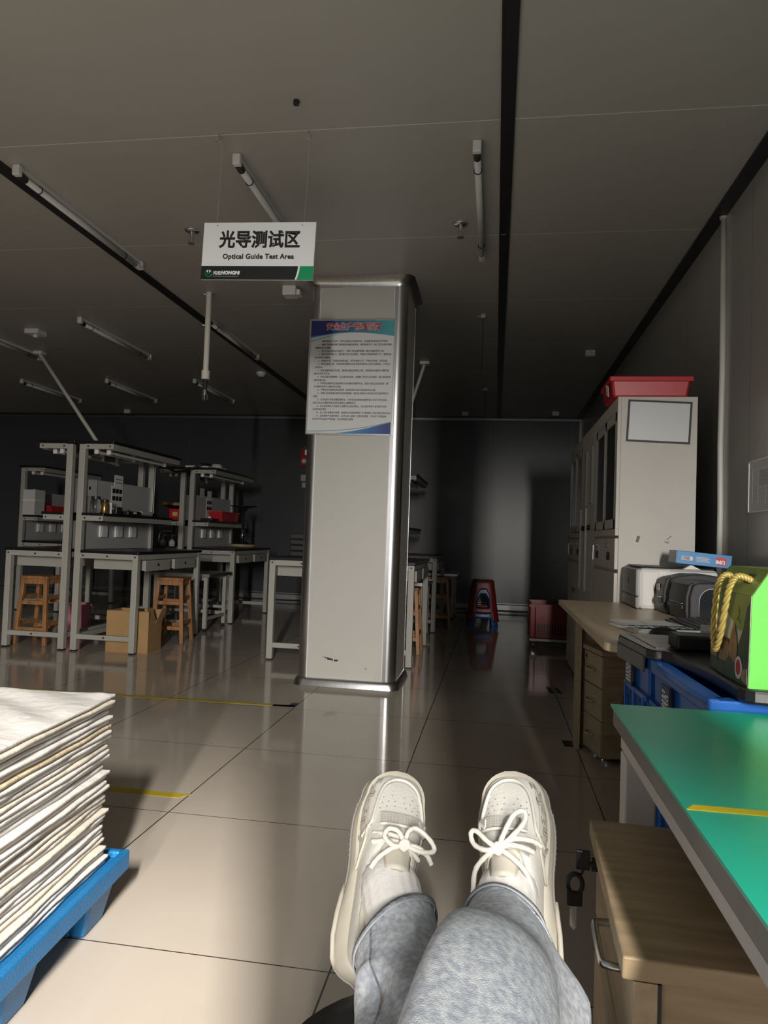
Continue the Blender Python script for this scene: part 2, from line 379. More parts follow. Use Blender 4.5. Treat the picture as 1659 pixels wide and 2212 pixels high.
# hanging white pipe with a chrome nozzle
t = thing('hanging_pipe', 'white plastic pipe hanging from the ceiling below the sign with a chrome nozzle', 'pipe', (-2.218, 5.114, 0))
MB().cyl((0,0,H), (0,0,2.245), .021, n=16).build('pipe', MT['pvc'], t, smooth=False, bevel=.001)
MB().cyl((0,0,2.27), (0,0,2.20), .031, n=18).build('coupling', MT['pvc'], t, bevel=.006)
MB().cyl((0,0,2.2), (0,0,2.12), .016, n=12).build('hose_barb', MT['dark_plastic'], t)
b = MB(); b.cyl((0,0,2.12),(0,0,2.09), .018, n=12)
for a in (0,120,240): b.tube([(0,0,2.1),(.022*math.cos(R(a)),.022*math.sin(R(a)),2.075),(.02*math.cos(R(a)),.02*math.sin(R(a)),2.045)], .006, 6)
b.cyl((0,0,2.09),(0,0,2.045), .006); b.build('nozzle', MT['chrome'], t)
b = MB()
for z in (H-.01, 2.62): b.tube([(-.045,0,z),(-.02,.012,z),(.02,.012,z),(.045,0,z)], .005, 6)
b.build('pipe_clamp', MT['alu_dull'], t)
for nm, a, c, lab in (('air_pipe', (-4.80,6.79,H), (-3.55,5.9,1.80), 'thin white pipe slanting from the ceiling to the top of the left bench'),
                      ('air_pipe', (-.773,7.28,H), (-1.22,8.0,1.80), 'thin white pipe slanting from the ceiling behind the pillar, on its right')):
    t = thing(nm, lab, 'pipe', a); e = V(c)-V(a)
    MB().tube([V((0,0,-.01)), V((0,0,-.015))+e*.02, e], .017, 10).build('pipe', MT['pvc'], t)
    MB().box(-.05,.05,-.04,.04,-.03,0).build('ceiling_bracket', MT['pvc'], t, bevel=.004)

# ------------------------------------------------------------------ hanging sign
t = thing('hanging_sign', 'white hanging area sign with black Chinese lettering and a green corner', 'sign', (-1.1, 3.05, 2.322)); t.rotation_euler = (0, R(1.6), 0)
w_, h_ = .528, .262
MB().box(-w_/2, w_/2, 0, .012, -h_/2, h_/2).build('board', MT['sign_white'], t)
zb = -h_/2 + .0615
MB().box(-w_/2, w_/2-.07, -.001, .001, -h_/2, zb).build('black_band', MT['sign_black'], t)
gp = [(w_/2-.075+.012*math.sin(math.pi/2*k/8), -.0012, -h_/2+.0615*k/8) for k in range(9)]
MB().prism([(w_/2,-.0012,-h_/2)]+gp+[(w_/2,-.0012,zb)], (0,.002,0)).build('green_panel', MT['sign_green'], t)
MB().prism([(p[0]-.007,-.0018,p[2]) for p in gp]+[(p[0]+.0012,-.0018,p[2]) for p in gp[::-1]], (0,.0008,0)).build('white_curve', MT['logo_white'], t)
text('lettering', '光导测试区', .083, (.005,-.001,.022), FRONT, MT['ink'], t, offset=.0026, align='CENTER', sx=.92)
text('lettering', 'Optical Guide Test Area', .0315, (.003,-.001,-.036), FRONT, MT['ink'], t, offset=.0011, align='CENTER', spacing=1.06)
text('lettering', '鸿密', .020, (-.206,-.0016,-.110), FRONT, MT['logo_white'], t, offset=.0003)
text('lettering', 'HONGMi', .0215, (-.167,-.0016,-.1085), FRONT, MT['logo_white'], t, offset=.0012, shear=.2)
MB().box(-.206, -.083, -.0014, -.001, -.1185, -.1175).build('underline', MT['panel_grey'], t)
b = MB(); c0 = (-.227, -.0016, -.1035); n = 28
b.tube([(c0[0]+.0165*math.cos(2*math.pi*i/n), c0[1], c0[2]+.0165*math.sin(2*math.pi*i/n)) for i in range(n)], .0012, 4, closed=True)
b.bar((c0[0]-.004,c0[1],c0[2]-.001), (c0[0]+.004,c0[1],c0[2]-.001), .0016, .0025)
for s in (-1, 1): b.tube([(c0[0]+s*.009,c0[1],c0[2]-.012),(c0[0]+s*.0045,c0[1],c0[2]-.004),(c0[0]+s*.004,c0[1],c0[2]+.003)], .0014, 4)
b.build('logo', MT['sign_green'], t)
b = MB()
for s in (-1, 1): b.prism([(c0[0]+s*.004,c0[1],c0[2]+.001),(c0[0]+s*.011,c0[1],c0[2]+.011),(c0[0]+s*.003,c0[1],c0[2]+.015),(c0[0]+s*.0025,c0[1],c0[2]+.008)], (0,-.0006,0))
b.build('logo', MT['logo_white'], t)
b = MB()
for x in (-.2, .2): b.cyl((x,-.0008,.117),(x,.013,.117), .0025, n=8)
b.build('hole', MT['dark_plastic'], t)
b = MB()
for x in (-.205, .205): b.tube([(x,.006,.117),(x+(.0 if x < 0 else .005),.003,.345 if x < 0 else .333+.17*0),(x,.0,.515 if x < 0 else .527)], .0004, 4)
b.build('suspension_thread', MT['paper_grey'], t)

# ------------------------------------------------------------------ safety poster on the pillar
t = thing('safety_poster', 'framed blue and white safety rules poster with red Chinese title on the pillar', 'poster', (-1.0355, py0-.004, 2.161)); t.rotation_euler = (0, R(.2), 0)
pw, ph = .604, .808
MB().box(-pw/2, pw/2, -.008, 0, -ph/2, ph/2).build('board', mat('poster_paper', (.66,.67,.67), .4), t)
b = MB()
for x0, x1, z0, z1 in ((-pw/2-.006,-pw/2+.004,-ph/2-.006,ph/2+.006),(pw/2-.004,pw/2+.006,-ph/2-.006,ph/2+.006),(-pw/2,pw/2,-ph/2-.006,-ph/2+.004),(-pw/2,pw/2,ph/2-.004,ph/2+.006)): b.box(x0,x1,-.013,0,z0,z1)
b.build('frame', MT['alu'], t)
def grad(name, c1, c2, x0, x1):
    m = mat(name, c1, .4); nt = m.node_tree; tc = nt.nodes.new('ShaderNodeTexCoord'); sp = nt.nodes.new('ShaderNodeSeparateXYZ'); mr = nt.nodes.new('ShaderNodeMapRange'); mx = nt.nodes.new('ShaderNodeMix'); mx.data_type = 'RGBA'
    mr.inputs[1].default_value = x0; mr.inputs[2].default_value = x1; nt.links.new(tc.outputs['Object'], sp.inputs[0]); nt.links.new(sp.outputs[0], mr.inputs[0]); nt.links.new(mr.outputs[0], mx.inputs[0])
    mx.inputs[6].default_value = (*c1, 1); mx.inputs[7].default_value = (*c2, 1); nt.links.new(mx.outputs[2], nt.nodes['Principled BSDF'].inputs['Base Color']); return m
def swoosh(name, m, top, bot, dy, n=24):
    up = [(-pw/2+.005+(pw-.01)*i/n, -.0086-dy, top(i/n)) for i in range(n+1)]; lo = [(-pw/2+.005+(pw-.01)*i/n, -.0086-dy, bot(i/n)) for i in range(n, -1, -1)]
    MB().prism(up+lo, (0,.0004,0)).build(name, m, t)
arch = lambda a, c, e: (lambda u: a + (c-a)*math.sin(math.pi*min(1, u*1.0)*.5)**1.0 + 0*e)
T_ = ph/2-.005
swoosh('banner', grad('banner_blue', (.022,.032,.20), (.07,.36,.40), -.16, .27), lambda u: T_, lambda u: T_-.118+.034*math.sin(math.pi*min(1,u*.93)**.9), 0)
swoosh('banner_stripe', grad('stripe_blue', (.06,.28,.55), (.12,.45,.5), -.25, .1), lambda u: T_-.112+.03*math.sin(math.pi*.5*min(1,u*1.7)), lambda u: T_-.123+.041*math.sin(math.pi*.5*min(1,u*1.7)), .0003)
swoosh('banner_stripe', mat('stripe_pale', (.33,.52,.56), .4), lambda u: T_-.137+.052*math.sin(math.pi*.5*min(1,u*1.75)), lambda u: T_-.156+.071*math.sin(math.pi*.5*min(1,u*1.75)), .0001)
swoosh('footer', grad('footer_blue', (.06,.27,.55), (.025,.04,.22), .0, .27), lambda u: -ph/2+.005+.085*max(0,(u-.3)/.7)**1.5, lambda u: -ph/2+.0045, 0)
swoosh('footer_stripe', mat('stripe_grey', (.25,.42,.48), .4), lambda u: -ph/2+.022+.072*max(0,u)**2.2, lambda u: -ph/2+.016+.0705*max(0,u)**2.2, .0002)
title = '安全生产管理制度'
text('title', title, .055, (.01,-.0094,.337), FRONT, MT['paper'], t, offset=.0024, align='CENTER', sx=.9)
text('title', title, .055, (.01,-.0102,.337), FRONT, MT['red_ink'], t, offset=.0006, align='CENTER', sx=.9)
LN = '''    1、贯彻“安全为了生产，生产必须安全”的指导方针，认真遵守各项安全生产规则。
    2、各部门应根据本部门所使用的机械设备性能，操作使用方法，制订出安全操作规程，
供操作者安全指南。
    3、各员工应在班组长的指导下，按照《安全操作规程》操作设备和危险工种。
    4、操作员应严格学习、遵守部门有关安全规则，并做好日常保养维护工作，确保机械
安全性能正常稳定。
    5、非操作人员，不准私自使用设备，非专业维修人员，严禁私自拆卸、安装设备。
    6、危险设备或工种，必须经培训熟悉本岗位设备性能和本工种安全规程后，方可独立
上岗作业。
    7、各机电操作者在作业前，要检查设备运转是否正常，各种保险设施是否齐整牢固
确认正常方可作业。
    8、机电设备出现故障时，应立即关闭电源，并报部门负责人及时维修，禁止使用带故
障的机械设备。
    9、严禁安排患碍安全性疾病的人员从事机电操作作业，酒后人员及过度疲劳者，精
力不集中的状况下操作机电设备。
    10、严禁任何人或单位私自拆卸、破坏各种安全标识和其他安全设施。
    11、各部门机电设备应制定安全检查制度，制定安全维护人员和实行安全监护责任人
制度。
    12、安全监护人有权收缴监督作业，对未安全区域内的违章作业人员及不听劝告者，
监护人应向人事部申报执罚和当即停止违章者作业。
    13、安全监护责任人发现员工违章作业应及时制止，安全监护责任人有失职行为的，
应追究相关责任。
    14、员工违反本章有关条款，造成他人伤残的按情节《人事制度》的有关程序规定处理。
    15、如发现有产品遗失情况，必须立即上报部门主管及经理部，并作如下处理措施：
对所生产产品进行严格检查，并对现场进行清理。'''
ln = LN.split('\n'); z = .2455
for i, s in enumerate(ln):
    ind = len(s) - len(s.lstrip()); text('text_line', s.strip(), .0158, (-.262+(.024 if ind else -.001), -.0088, z - i*.02295), FRONT, MT['ink'], t, offset=.0001, res=1, sx=.88)
# ================================================================== lab benches
BL = 1.28
def bench(label, loc, side, boards=True, cat='lab bench'):
    """half of a back-to-back bench; local x = distance from the row centre (0 .. .6), y along the row; side mirrors x"""
    t = thing('lab_bench', label, cat, loc, group='grey steel lab benches with black tops')
    S = side
    def B(mb, x0, x1, y0, y1, z0, z1): a, b = sorted((S*x0, S*x1)); mb.box(a, b, y0, y1, z0, z1); return mb
    G = MT['steel_grey']
    for y in (0, BL-.05): B(MB(), .03, .085, y, y+.05, 0.012, 1.745).build('post', G, t, bevel=.003)
    for y in (0, BL-.05): B(MB(), .555, .605, y, y+.05, .012, .825).build('leg', G, t, bevel=.003)
    for x in (.033, .558):
        for y in (.003, BL-.047): B(MB(), x, x+.044, y, y+.044, 0, .013).build('foot', MT['black_plastic'], t)
    for y in (0.004, BL-.044): B(MB(), .085, .555, y, y+.04, .105, .145).build('lower_rail', G, t, bevel=.002)
    for y in (0.002, BL-.042): B(MB(), .085, .555, y, y+.04, .782, .827).build('top_rail', G, t, bevel=.002)
    for x in (.555, .04): B(MB(), x+.005, x+.045, .05, BL-.05, .782, .827).build('side_rail', G, t, bevel=.002)
    B(MB(), .04, .08, .05, BL-.05, .105, .145).build('lower_rail', G, t, bevel=.002)
    B(MB(), .09, .612, -.01, BL+.01, .828, .852).build('worktop', MT['black_top'], t, bevel=.003)
    # two hanging drawers
    for y0 in (.14, .69):
        d = B(MB(), .13, .60, y0, y0+.44, .69, .775).build('drawer', G, t, bevel=.002)
        B(MB(), .60, .612, y0-.01, y0+.45, .685, .778).build('drawer_front', G, d, bevel=.003)
        B(MB(), .611, .614, y0+.205, y0+.235, .722, .748).build('lock', MT['black_plastic'], d)
    # shelves on short arms
    for y in (0, BL-.045): B(MB(), .085, .275, y, y+.045, 1.098, 1.142).build('shelf_arm', G, t, bevel=.002)
    B(MB(), .235, .275, .045, BL-.045, 1.098, 1.14).build('shelf_rail', G, t, bevel=.002)
    B(MB(), .086, .285, -.012, BL+.01, 1.143, 1.165).build('shelf', MT['black_top'], t, bevel=.002)
    for y in (0, BL-.045): B(MB(), .085, .34, y, y+.045, 1.705, 1.748).build('canopy_arm', G, t, bevel=.002)
    B(MB(), .30, .34, .045, BL-.045, 1.70, 1.748).build('canopy_rail', G, t, bevel=.002)
    B(MB(), .005, .35, -.015, BL+.01, 1.749, 1.775).build('canopy', MT['black_top'], t, bevel=.002)
    B(MB(), .045, .06, .05, BL-.05, .855, 1.095).build('lower_back_panel', MT['panel_grey'], t)
    if boards: B(MB(), .045, .06, .05, BL-.05, 1.166, 1.46).build('upper_back_panel', MT['panel_grey'], t)
    for i, y in enumerate((.30, .56, .82)):
        o = B(MB(), .06, .082, y, y+.13, .955, 1.065).build('socket_plate', MT['white_plastic'], t, bevel=.01)
        B(MB(), .082, .084, y+.02, y+.055, .965, 1.055).build('socket_strip', MT['logo_white'], o)
    for x, y0, L in ((.16, .06, .6), (.25, .10, 1.0)):
        MB().cyl((S*x, y0, 1.685), (S*x, y0+L, 1.685), .014, n=12).build('task_tube', MT['white_tube'], t)
        for yy in (y0-.02, y0+L): B(MB(), x-.018, x+.018, yy, yy+.03, 1.668, 1.75).build('tube_holder', MT['white_plastic'], t, bevel=.004)
    for x, z in ((.11,.805),(.33,.805),(.58,.805),(.33,.125),(.11,1.12),(.25,1.12),(.11,1.727),(.31,1.727)):
        MB().cyl((S*x,-.004,z), (S*x,.004,z), .0075, n=10).build('bolt', MT['dark_plastic'], t)
    return t
XA, XC, XZ = -3.53, -1.24, -5.82
bA = bench('nearest left bench, half facing the aisle, with a cardboard box at its foot', (XA, 5.54, 0), 1)
bAl = bench('half bench at the left photo edge with a wooden stool under it', (XA, 5.54, 0), -1)
copy_thing(bA, 'second bench behind the nearest left one, holding the upside-down bar stool', (XA, 7.76, 0))
copy_thing(bAl, 'far half bench behind the left pair, holding the tan-seated bar stool', (XA, 7.76, 0))
copy_thing(bA, 'half bench whose front leg shows just right of the pillar base', (XC, 5.71, 0))
copy_thing(bAl, 'half bench whose white leg stands just left of the pillar', (XC, 5.71, 0))
copy_thing(bA, 'far bench seen right of the pillar beyond the first leg', (XC, 7.96, 0))
copy_thing(bA, 'faint bench at the far left photo edge, deep in the dark', (XZ, 7.96, 0))

def low_table(label, loc, w=.62, d=.62):
    t = thing('low_table', label, 'low table', loc, group='low metal tables between the benches')
    MB().box(0, w, 0, d, .573, .598).build('tabletop', MT['black_top'], t)
    b = MB(); b.box(-.006,w+.006,-.006,0,.57,.6); b.box(w,w+.006,0,d,.57,.6); b.box(-.006,0,0,d,.57,.6); b.box(0,w,d,d+.006,.57,.6); b.build('edge_band', MT['alu_dull'], t)
    for x in (.03, w-.07):
        for y in (.03, d-.07):
            MB().box(x, x+.04, y, y+.04, .035, .57).build('leg', MT['steel_grey'], t, bevel=.002)
            MB().lathe([(.018,0),(.02,.012),(.008,.016),(.008,.04)], (x+.02,y+.02,0), 12).build('levelling_foot', MT['black_plastic'], t)
    for y in (.04, d-.06): MB().box(.07, w-.07, y, y+.025, .2, .23).build('rail', MT['steel_grey'], t)
    for y in (.04, d-.06): MB().box(.07, w-.07, y, y+.025, .53, .568).build('apron', MT['steel_grey'], t)
    for x in (.04,w-.06): MB().box(x, x+.025, .07, d-.07, .12, .15).build('rail', MT['steel_grey'], t)
    return t
lt = low_table('low black-topped table between the two left benches', (-3.56, 7.0, 0), .66)
copy_thing(lt, 'low table just right of the pillar, behind the first wooden stool', (-1.32, 7.12, 0))
copy_thing(lt, 'low table with black feet farthest back, left of the red stool', (-1.14, 9.28, 0))

def wood_stool(label, loc, rz):
    t = thing('wooden_stool', label, 'stool', loc, rz, group='square wooden stools')
    W = MT['stool_wood']
    MB().box(-.128,.128,-.128,.128,.575,.6).build('seat', W, t, bevel=.006)
    for sx in (-1,1):
        for sy in (-1,1): MB().bar((sx*.145,sy*.145,0),(sx*.105,sy*.105,.576),.034,.034,up=(1,0,0)).build('leg', W, t, bevel=.003)
    at = lambda z: .145-.04*z/.576
    for z in (.12, .35):
        e = at(z); e2 = at(z+.05)
        for s in (-1,1): MB().box(-e+.012,e-.012,s*e-.009,s*e+.009,z,z+.034).build('rung', W, t, bevel=.002)
        for s in (-1,1): MB().box(s*e2-.009,s*e2+.009,-e2+.012,e2-.012,z+.045,z+.079).build('rung', W, t, bevel=.002)
    for s in (-1,1):
        MB().box(-.1,.1,s*.105-.009,s*.105+.009,.53,.575).build('apron', W, t); MB().box(s*.105-.009,s*.105+.009,-.1,.1,.53,.575).build('apron', W, t)
    return t
ws = wood_stool('wooden stool under the bench at the left photo edge', (-3.98, 5.84, 0), 0)
copy_thing(ws, 'wooden stool in the aisle beside the cardboard box', (-2.99, 6.38, 0), 6)
copy_thing(ws, 'wooden stool right of the pillar under the first bench', (-.80, 6.56, 0), 0)
copy_thing(ws, 'darker wooden stool farthest back between bench and low table', (-.66, 8.53, 0), 5)


# cardboard box with raised flaps
t = thing('cardboard_box', 'open brown cardboard box at the foot of the left bench', 'box', (-3.045, 5.765, 0), 3)
C_ = MT['cardboard']
MB().box(-.185,.185,-.135,-.129,0,.345).build('side_panel', C_, t); MB().box(-.185,.185,.129,.135,0,.345).build('side_panel', C_, t)
MB().box(-.185,-.179,-.129,.129,0,.345).build('side_panel', C_, t); MB().box(.179,.185,-.129,.129,0,.24).build('side_panel', C_, t)
MB().box(-.179,.179,-.129,.129,0,.006).build('base_panel', C_, t)
MB().prism([(.180,-.129,.24),(.180,.02,.24),(.15,.0,.372),(.15,-.11,.372)], (.006,0,0)).build('flap', C_, t)
MB().prism([(.181,.0,.235),(.181,.129,.235),(.225,.12,.36),(.225,.03,.365)], (.005,0,0)).build('flap', C_, t)
MB().prism([(-.18,-.135,.345),(.18,-.135,.345),(.18,-.14,.352),(-.18,-.14,.352)], (0,.005,0)).build('flap', C_, t)
# pink bucket
t = thing('pink_bucket', 'pink plastic bucket on the floor behind the left bench posts', 'bucket', (-4.06, 6.52, 0))
MB().lathe([(.001,.0),(.10,0),(.118,.14),(.135,.27),(.143,.272),(.144,.286),(.134,.287),(.115,.14),(.097,.008),(.001,.008)], n=32, caps=False).build('body', MT['pink'], t, smooth=True)
MB().tube([(.147*math.cos(R(a)), .147*math.sin(R(a)), .275-.06*math.sin(R(a))) for a in range(0,181,12)], .003, 6).build('handle', MT['white_plastic'], t)

# ------------------------------------------------------------------ things on the benches
zS, zW = 1.166, .853          # shelf and worktop heights
def on(x, y, z): return (x, y, z)
def jar(label, loc, r, h, m, lidm):
    t = thing('glass_jar', label, 'jar', loc, group='jars on the nearest bench shelf')
    MB().lathe([(r*.9,0),(r,.01),(r,h*.8),(r*.8,h*.92),(r*.8,h)], n=20).build('jar_body', m, t, smooth=True)
    MB().lathe([(r*.86,h),(r*.86,h+.02),(r*.5,h+.024)], n=20).build('lid', lidm, t)
    return t
jar('large clear jar beside the post on the nearest bench shelf', (XA+.15, 5.63, zS), .045, .12, MT['glass'], MT['dark_plastic'])
jar('brass-coloured jar in the middle of the nearest bench shelf', (XA+.17, 5.74, zS), .035, .10, mat('brass_jar', (.45,.28,.10), .25, metal=.8), MT['dark_plastic'])
tag(MB().box(XA+.12,XA+.2,5.80,5.81,zS,zS+.10).build('note_card', MT['paper']), 'small white card standing between jars on the bench shelf', 'card')
t = thing('instrument_box', 'small dark grey box with a pale label on the bench shelf', 'box', (XA+.17, 5.90, zS)); MB().box(-.05,.05,-.05,.05,0,.065).build('case', MT['dark_plastic'], t, bevel=.005); MB().box(-.02,.02,-.0515,-.05,.04,.058).build('sticker', MT['paper'], t)
t = thing('instrument_box', 'low black instrument at the middle of the bench shelf', 'box', (XA+.19, 6.12, zS)); MB().box(-.06,.06,-.12,.12,0,.035).build('case', MT['black_plastic'], t, bevel=.006); MB().box(.0605,.062,-.03,.03,.012,.028).build('display', MT['paper'], t); MB().lathe([(.012,.035),(.012,.05)], n=12).build('knob', MT['chrome'], t)
t = thing('handheld_tool', 'grey cylindrical tool lying at the far end of the bench shelf', 'tool', (XA+.2, 6.42, zS+.024)); MB().cyl((0,-.1,0),(0,.1,0),.023,n=14).build('grip', MT['panel_grey'], t, bevel=.004); MB().cyl((0,.1,0),(0,.15,0),.01,n=10).build('tip', MT['dark_plastic'], t)
def sheet(name, label, x, y0, y1, z0, z1, pics, m='paper', cat='paper sheet'):
    t = thing(name, label, cat, (x, y0, z0)); MB().box(0,.0025,0,y1-y0,0,z1-z0).build('sheet', MT[m], t)
    b = MB()
    for (a, c, e, f) in pics: b.box(.0025,.0032,a*(y1-y0),c*(y1-y0),e*(z1-z0),f*(z1-z0))
    if pics: b.build('print', MT['ink'], t)
    return t
pics = [(.08+.29*i,.08+.29*i+.25,e,e+.17) for e in (.72,.44) for i in range(3)]
sheet('instruction_sheet', 'white sheet with rows of dark pictures on the nearest bench panel', XA+.064, 6.02, 6.22, 1.19, 1.43, pics)
sheet('instruction_sheet', 'tilted white slip with black bars above the picture sheet', XA+.066, 6.06, 6.21, 1.42, 1.53, [(.15,.9,.62,.68),(.15,.9,.34,.4)])
sheet('notice_sheet', 'yellowish note pinned by the post on the nearest bench panel', XA+.064, 5.60, 5.78, 1.31, 1.45, [(.3,.45,.4,.6)], 'paper_grey')
sheet('instruction_sheet', 'pale sheet with dark pictures on the second bench panel', XA+.064, 8.18, 8.36, 1.19, 1.44, pics)
sheet('instruction_sheet', 'pale slip above the sheet on the second bench panel', XA+.066, 8.20, 8.32, 1.43, 1.53, [])
sheet('notice_sheet', 'pale slip near the post on the second bench panel', XA+.066, 7.98, 8.10, 1.44, 1.55, [], 'paper_grey')
tag(MB().lathe([(.001,0),(.018,0),(.018,.004),(.001,.004)], n=20).build('blue_sticker', MT['blue_plastic']), 'round blue sticker on the far post of the nearest bench', 'sticker').location = (0,0,0)
o = bpy.data.objects['blue_sticker']; o.rotation_euler = (0, R(90), 0); o.location = (XA+.086, 6.795, 1.435)
def bin_(label, loc, sx, sy, sz, slip=True, rz=0):
    t = thing('parts_bin', label, 'bin', loc, rz, group='red plastic parts bins on the benches')
    MB().lathe([(1,0),(1.08,1),(1.15,1),(1.15,.93)], n=4).build('shell', MT['red_plastic'], t) if False else None
    b = MB(); b.hexa([(-sx,-sy,0),(sx,-sy,0),(sx,sy,0),(-sx,sy,0),(-sx*1.1,-sy*1.1,sz),(sx*1.1,-sy*1.1,sz),(sx*1.1,sy*1.1,sz),(-sx*1.1,sy*1.1,sz)]); b.build('shell', MT['red_plastic'], t, bevel=.005)
    b = MB(); k = 1.16
    b.box(-sx*k,sx*k,-sy*k,-sy*1.08,sz-.012,sz+.006); b.box(-sx*k,sx*k,sy*1.08,sy*k,sz-.012,sz+.006); b.box(-sx*k,-sx*1.08,-sy*1.08,sy*1.08,sz-.012,sz+.006); b.box(sx*1.08,sx*k,-sy*1.08,sy*1.08,sz-.012,sz+.006)
    b.build('rim', MT['red_plastic'], t)
    if slip: MB().box(-.03,.03,-sy*1.1-.002,-sy*1.1+.002,sz*.35,sz*.75).build('label_slip', mat('slip_yellow', (.62,.45,.14), .6), t)
    return t
bin_('red bin with a yellow slip on the shelf of the far left half bench', (XA-.19, 8.1, zS), .085, .2, .12)
bin_('long red bin on the shelf of the second left bench', (XA+.19, 8.45, zS), .08, .26, .115, False)
bin_('dark red bin on the shelf of the far left bench in the dark', (XZ+.19, 8.55, zS), .08, .3, .12, False)
t = thing('tool_tray', 'dark low tray of tools on the second bench shelf', 'tray', (XA+.18, 8.02, zS)); MB().box(-.07,.07,-.1,.1,0,.03).build('tray', MT['black_plastic'], t, bevel=.004); MB().lathe([(.02,.03),(.02,.05),(.005,.055)], n=12).build('cap', MT['white_plastic'], t)
t = thing('carton', 'pale carton standing on the dark far left bench shelf', 'carton', (XZ+.18, 8.02, zS)); MB().box(-.08,.08,-.1,.1,0,.31).build('carton_body', MT['paper_grey'], t, bevel=.003); MB().box(-.081,.081,-.101,.101,.17,.19).build('tape_band', MT['paper'], t)
tag(MB().box(XZ+.062,XZ+.08,8.16,8.24,zS,zS+.33).build('display_board', MT['panel_grey']), 'grey board leaning on the far left bench in the dark', 'board')

def bar_stool(label, loc, flip=False):
    t = thing('bar_stool', label, 'bar stool', loc, group='chrome bar stools stored on the benches')
    seatm = MT['cardboard'] if not flip else MT['ped_wood']
    f = (lambda z: .53-z) if flip else (lambda z: z)
    def L(prof, nm, m): MB().lathe([(r, f(z)) for r, z in prof], n=28).build(nm, m, t, smooth=True)
    L([(.17,.49),(.178,.505),(.17,.525),(.02,.53)], 'seat', seatm)
    L([(.02,.44),(.10,.48),(.172,.492)], 'seat_pan', MT['black_plastic'])
    L([(.016,.03),(.016,.30),(.022,.30),(.022,.45)], 'gas_column', MT['chrome'])
    L([(.175,0),(.172,.008),(.06,.03),(.022,.08),(.018,.09)], 'base', MT['black_plastic'])
    if not flip:
        MB().tube([(.0,.0,.17),(-.10,-.03,.17),(-.15,-.05,.16),(-.16,-.06,.10),(-.16,-.06,.03)], .008, 8).build('footrest', MT['chrome'], t)
    return t
bar_stool('bar stool with a tan round seat standing on the far left half bench', (XA-.42, 8.35, zW))
bar_stool('upside-down bar stool with its black base up on the second bench', (XA+.33, 8.75, zW), True)
# lamp and roll at the far end of the nearest bench
t = thing('tape_roll', 'white ring-shaped tape roll on the bench between the two left posts', 'tape roll', (XA-.13, 8.0, zW+.06)); t.rotation_euler = (0, R(12), R(8))
MB().tube([(.047*math.cos(R(a)), 0, .047*math.sin(R(a))) for a in range(0,360,12)], .012, 8, closed=True).build('roll', MT['paper_grey'], t, smooth=True)
for i, (dx, dy, lab) in enumerate(((-.36, .06, 'left one of two small chrome-tipped bottles on the far left half bench'), (-.24, .04, 'right one of two small chrome-tipped bottles on the far left half bench'))):
    t = thing('pump_bottle', lab, 'bottle', (XA+dx, 7.9+dy, zW), group='pump bottles on the far bench')
    MB().lathe([(.035,0),(.037,.05),(.02,.075),(.012,.08)], n=18).build('bottle_body', MT['panel_grey'], t, smooth=True); MB().cyl((0,0,.08),(0,0,.13),.008,n=10).build('pump', MT['chrome'], t); MB().tube([(0,0,.128),(.02,0,.13),(.04,0,.122)],.006,6).build('spout', MT['chrome'], t)
# things lying on the canopy of the second bench
t = thing('cable_bundle', 'black cable sagging over the canopy edge of the second bench', 'cable', (XA, 7.74, 1.78))
MB().tube([(-.30,.02,.03),(-.27,-.03,.02),(-.2,-.05,-.03),(-.12,-.052,-.07),(0,-.052,-.06),(.10,-.05,-.02),(.18,-.03,.028),(.26,.05,.03)], .013, 8).build('cable', MT['black_plastic'], t, smooth=True)
for a, z, lab in ((.0,.0,'pale flat strip lying on top of the second bench canopy, nearer one'), (.25,.0,'pale flat strip lying on top of the second bench canopy, farther one')):
    tag(MB().box(XA-.06+a,XA+.22+a*.3,7.82+a*1.2,7.90+a*1.2,1.776,1.80).build('led_strip', MT['white_plastic']), lab, 'strip')
tag(MB().lathe([(.001,0),(.06,0),(.07,.03),(.05,.055),(.001,.06)], (XA+.26,7.98,1.776), 12).build('wire_coil', MT['paper_grey']), 'crumpled pale wire coil on top of the second bench canopy', 'coil')
t = thing('metal_rod_stand', 'pair of bright metal rods standing at the far end of the nearest bench', 'rod stand', (XA+.12, 6.70, zS))
for y in (0,.03): MB().cyl((0,y,.02),(0,y,.50),.004,n=8).build('rod', MT['alu_dark'], t)
MB().box(-.03,.03,-.03,.06,0,.02).build('base', MT['black_plastic'], t)
t = thing('paper_tray_stack', 'faint stack of trays on the bench just left of the pillar', 'tray stack', (XC-.40, 6.1, zW))
for k in range(4): MB().box(-.11,.11,-.15,.15,.05*k,.05*k+.049).build('tray', MT['dark_plastic'], t, bevel=.01)

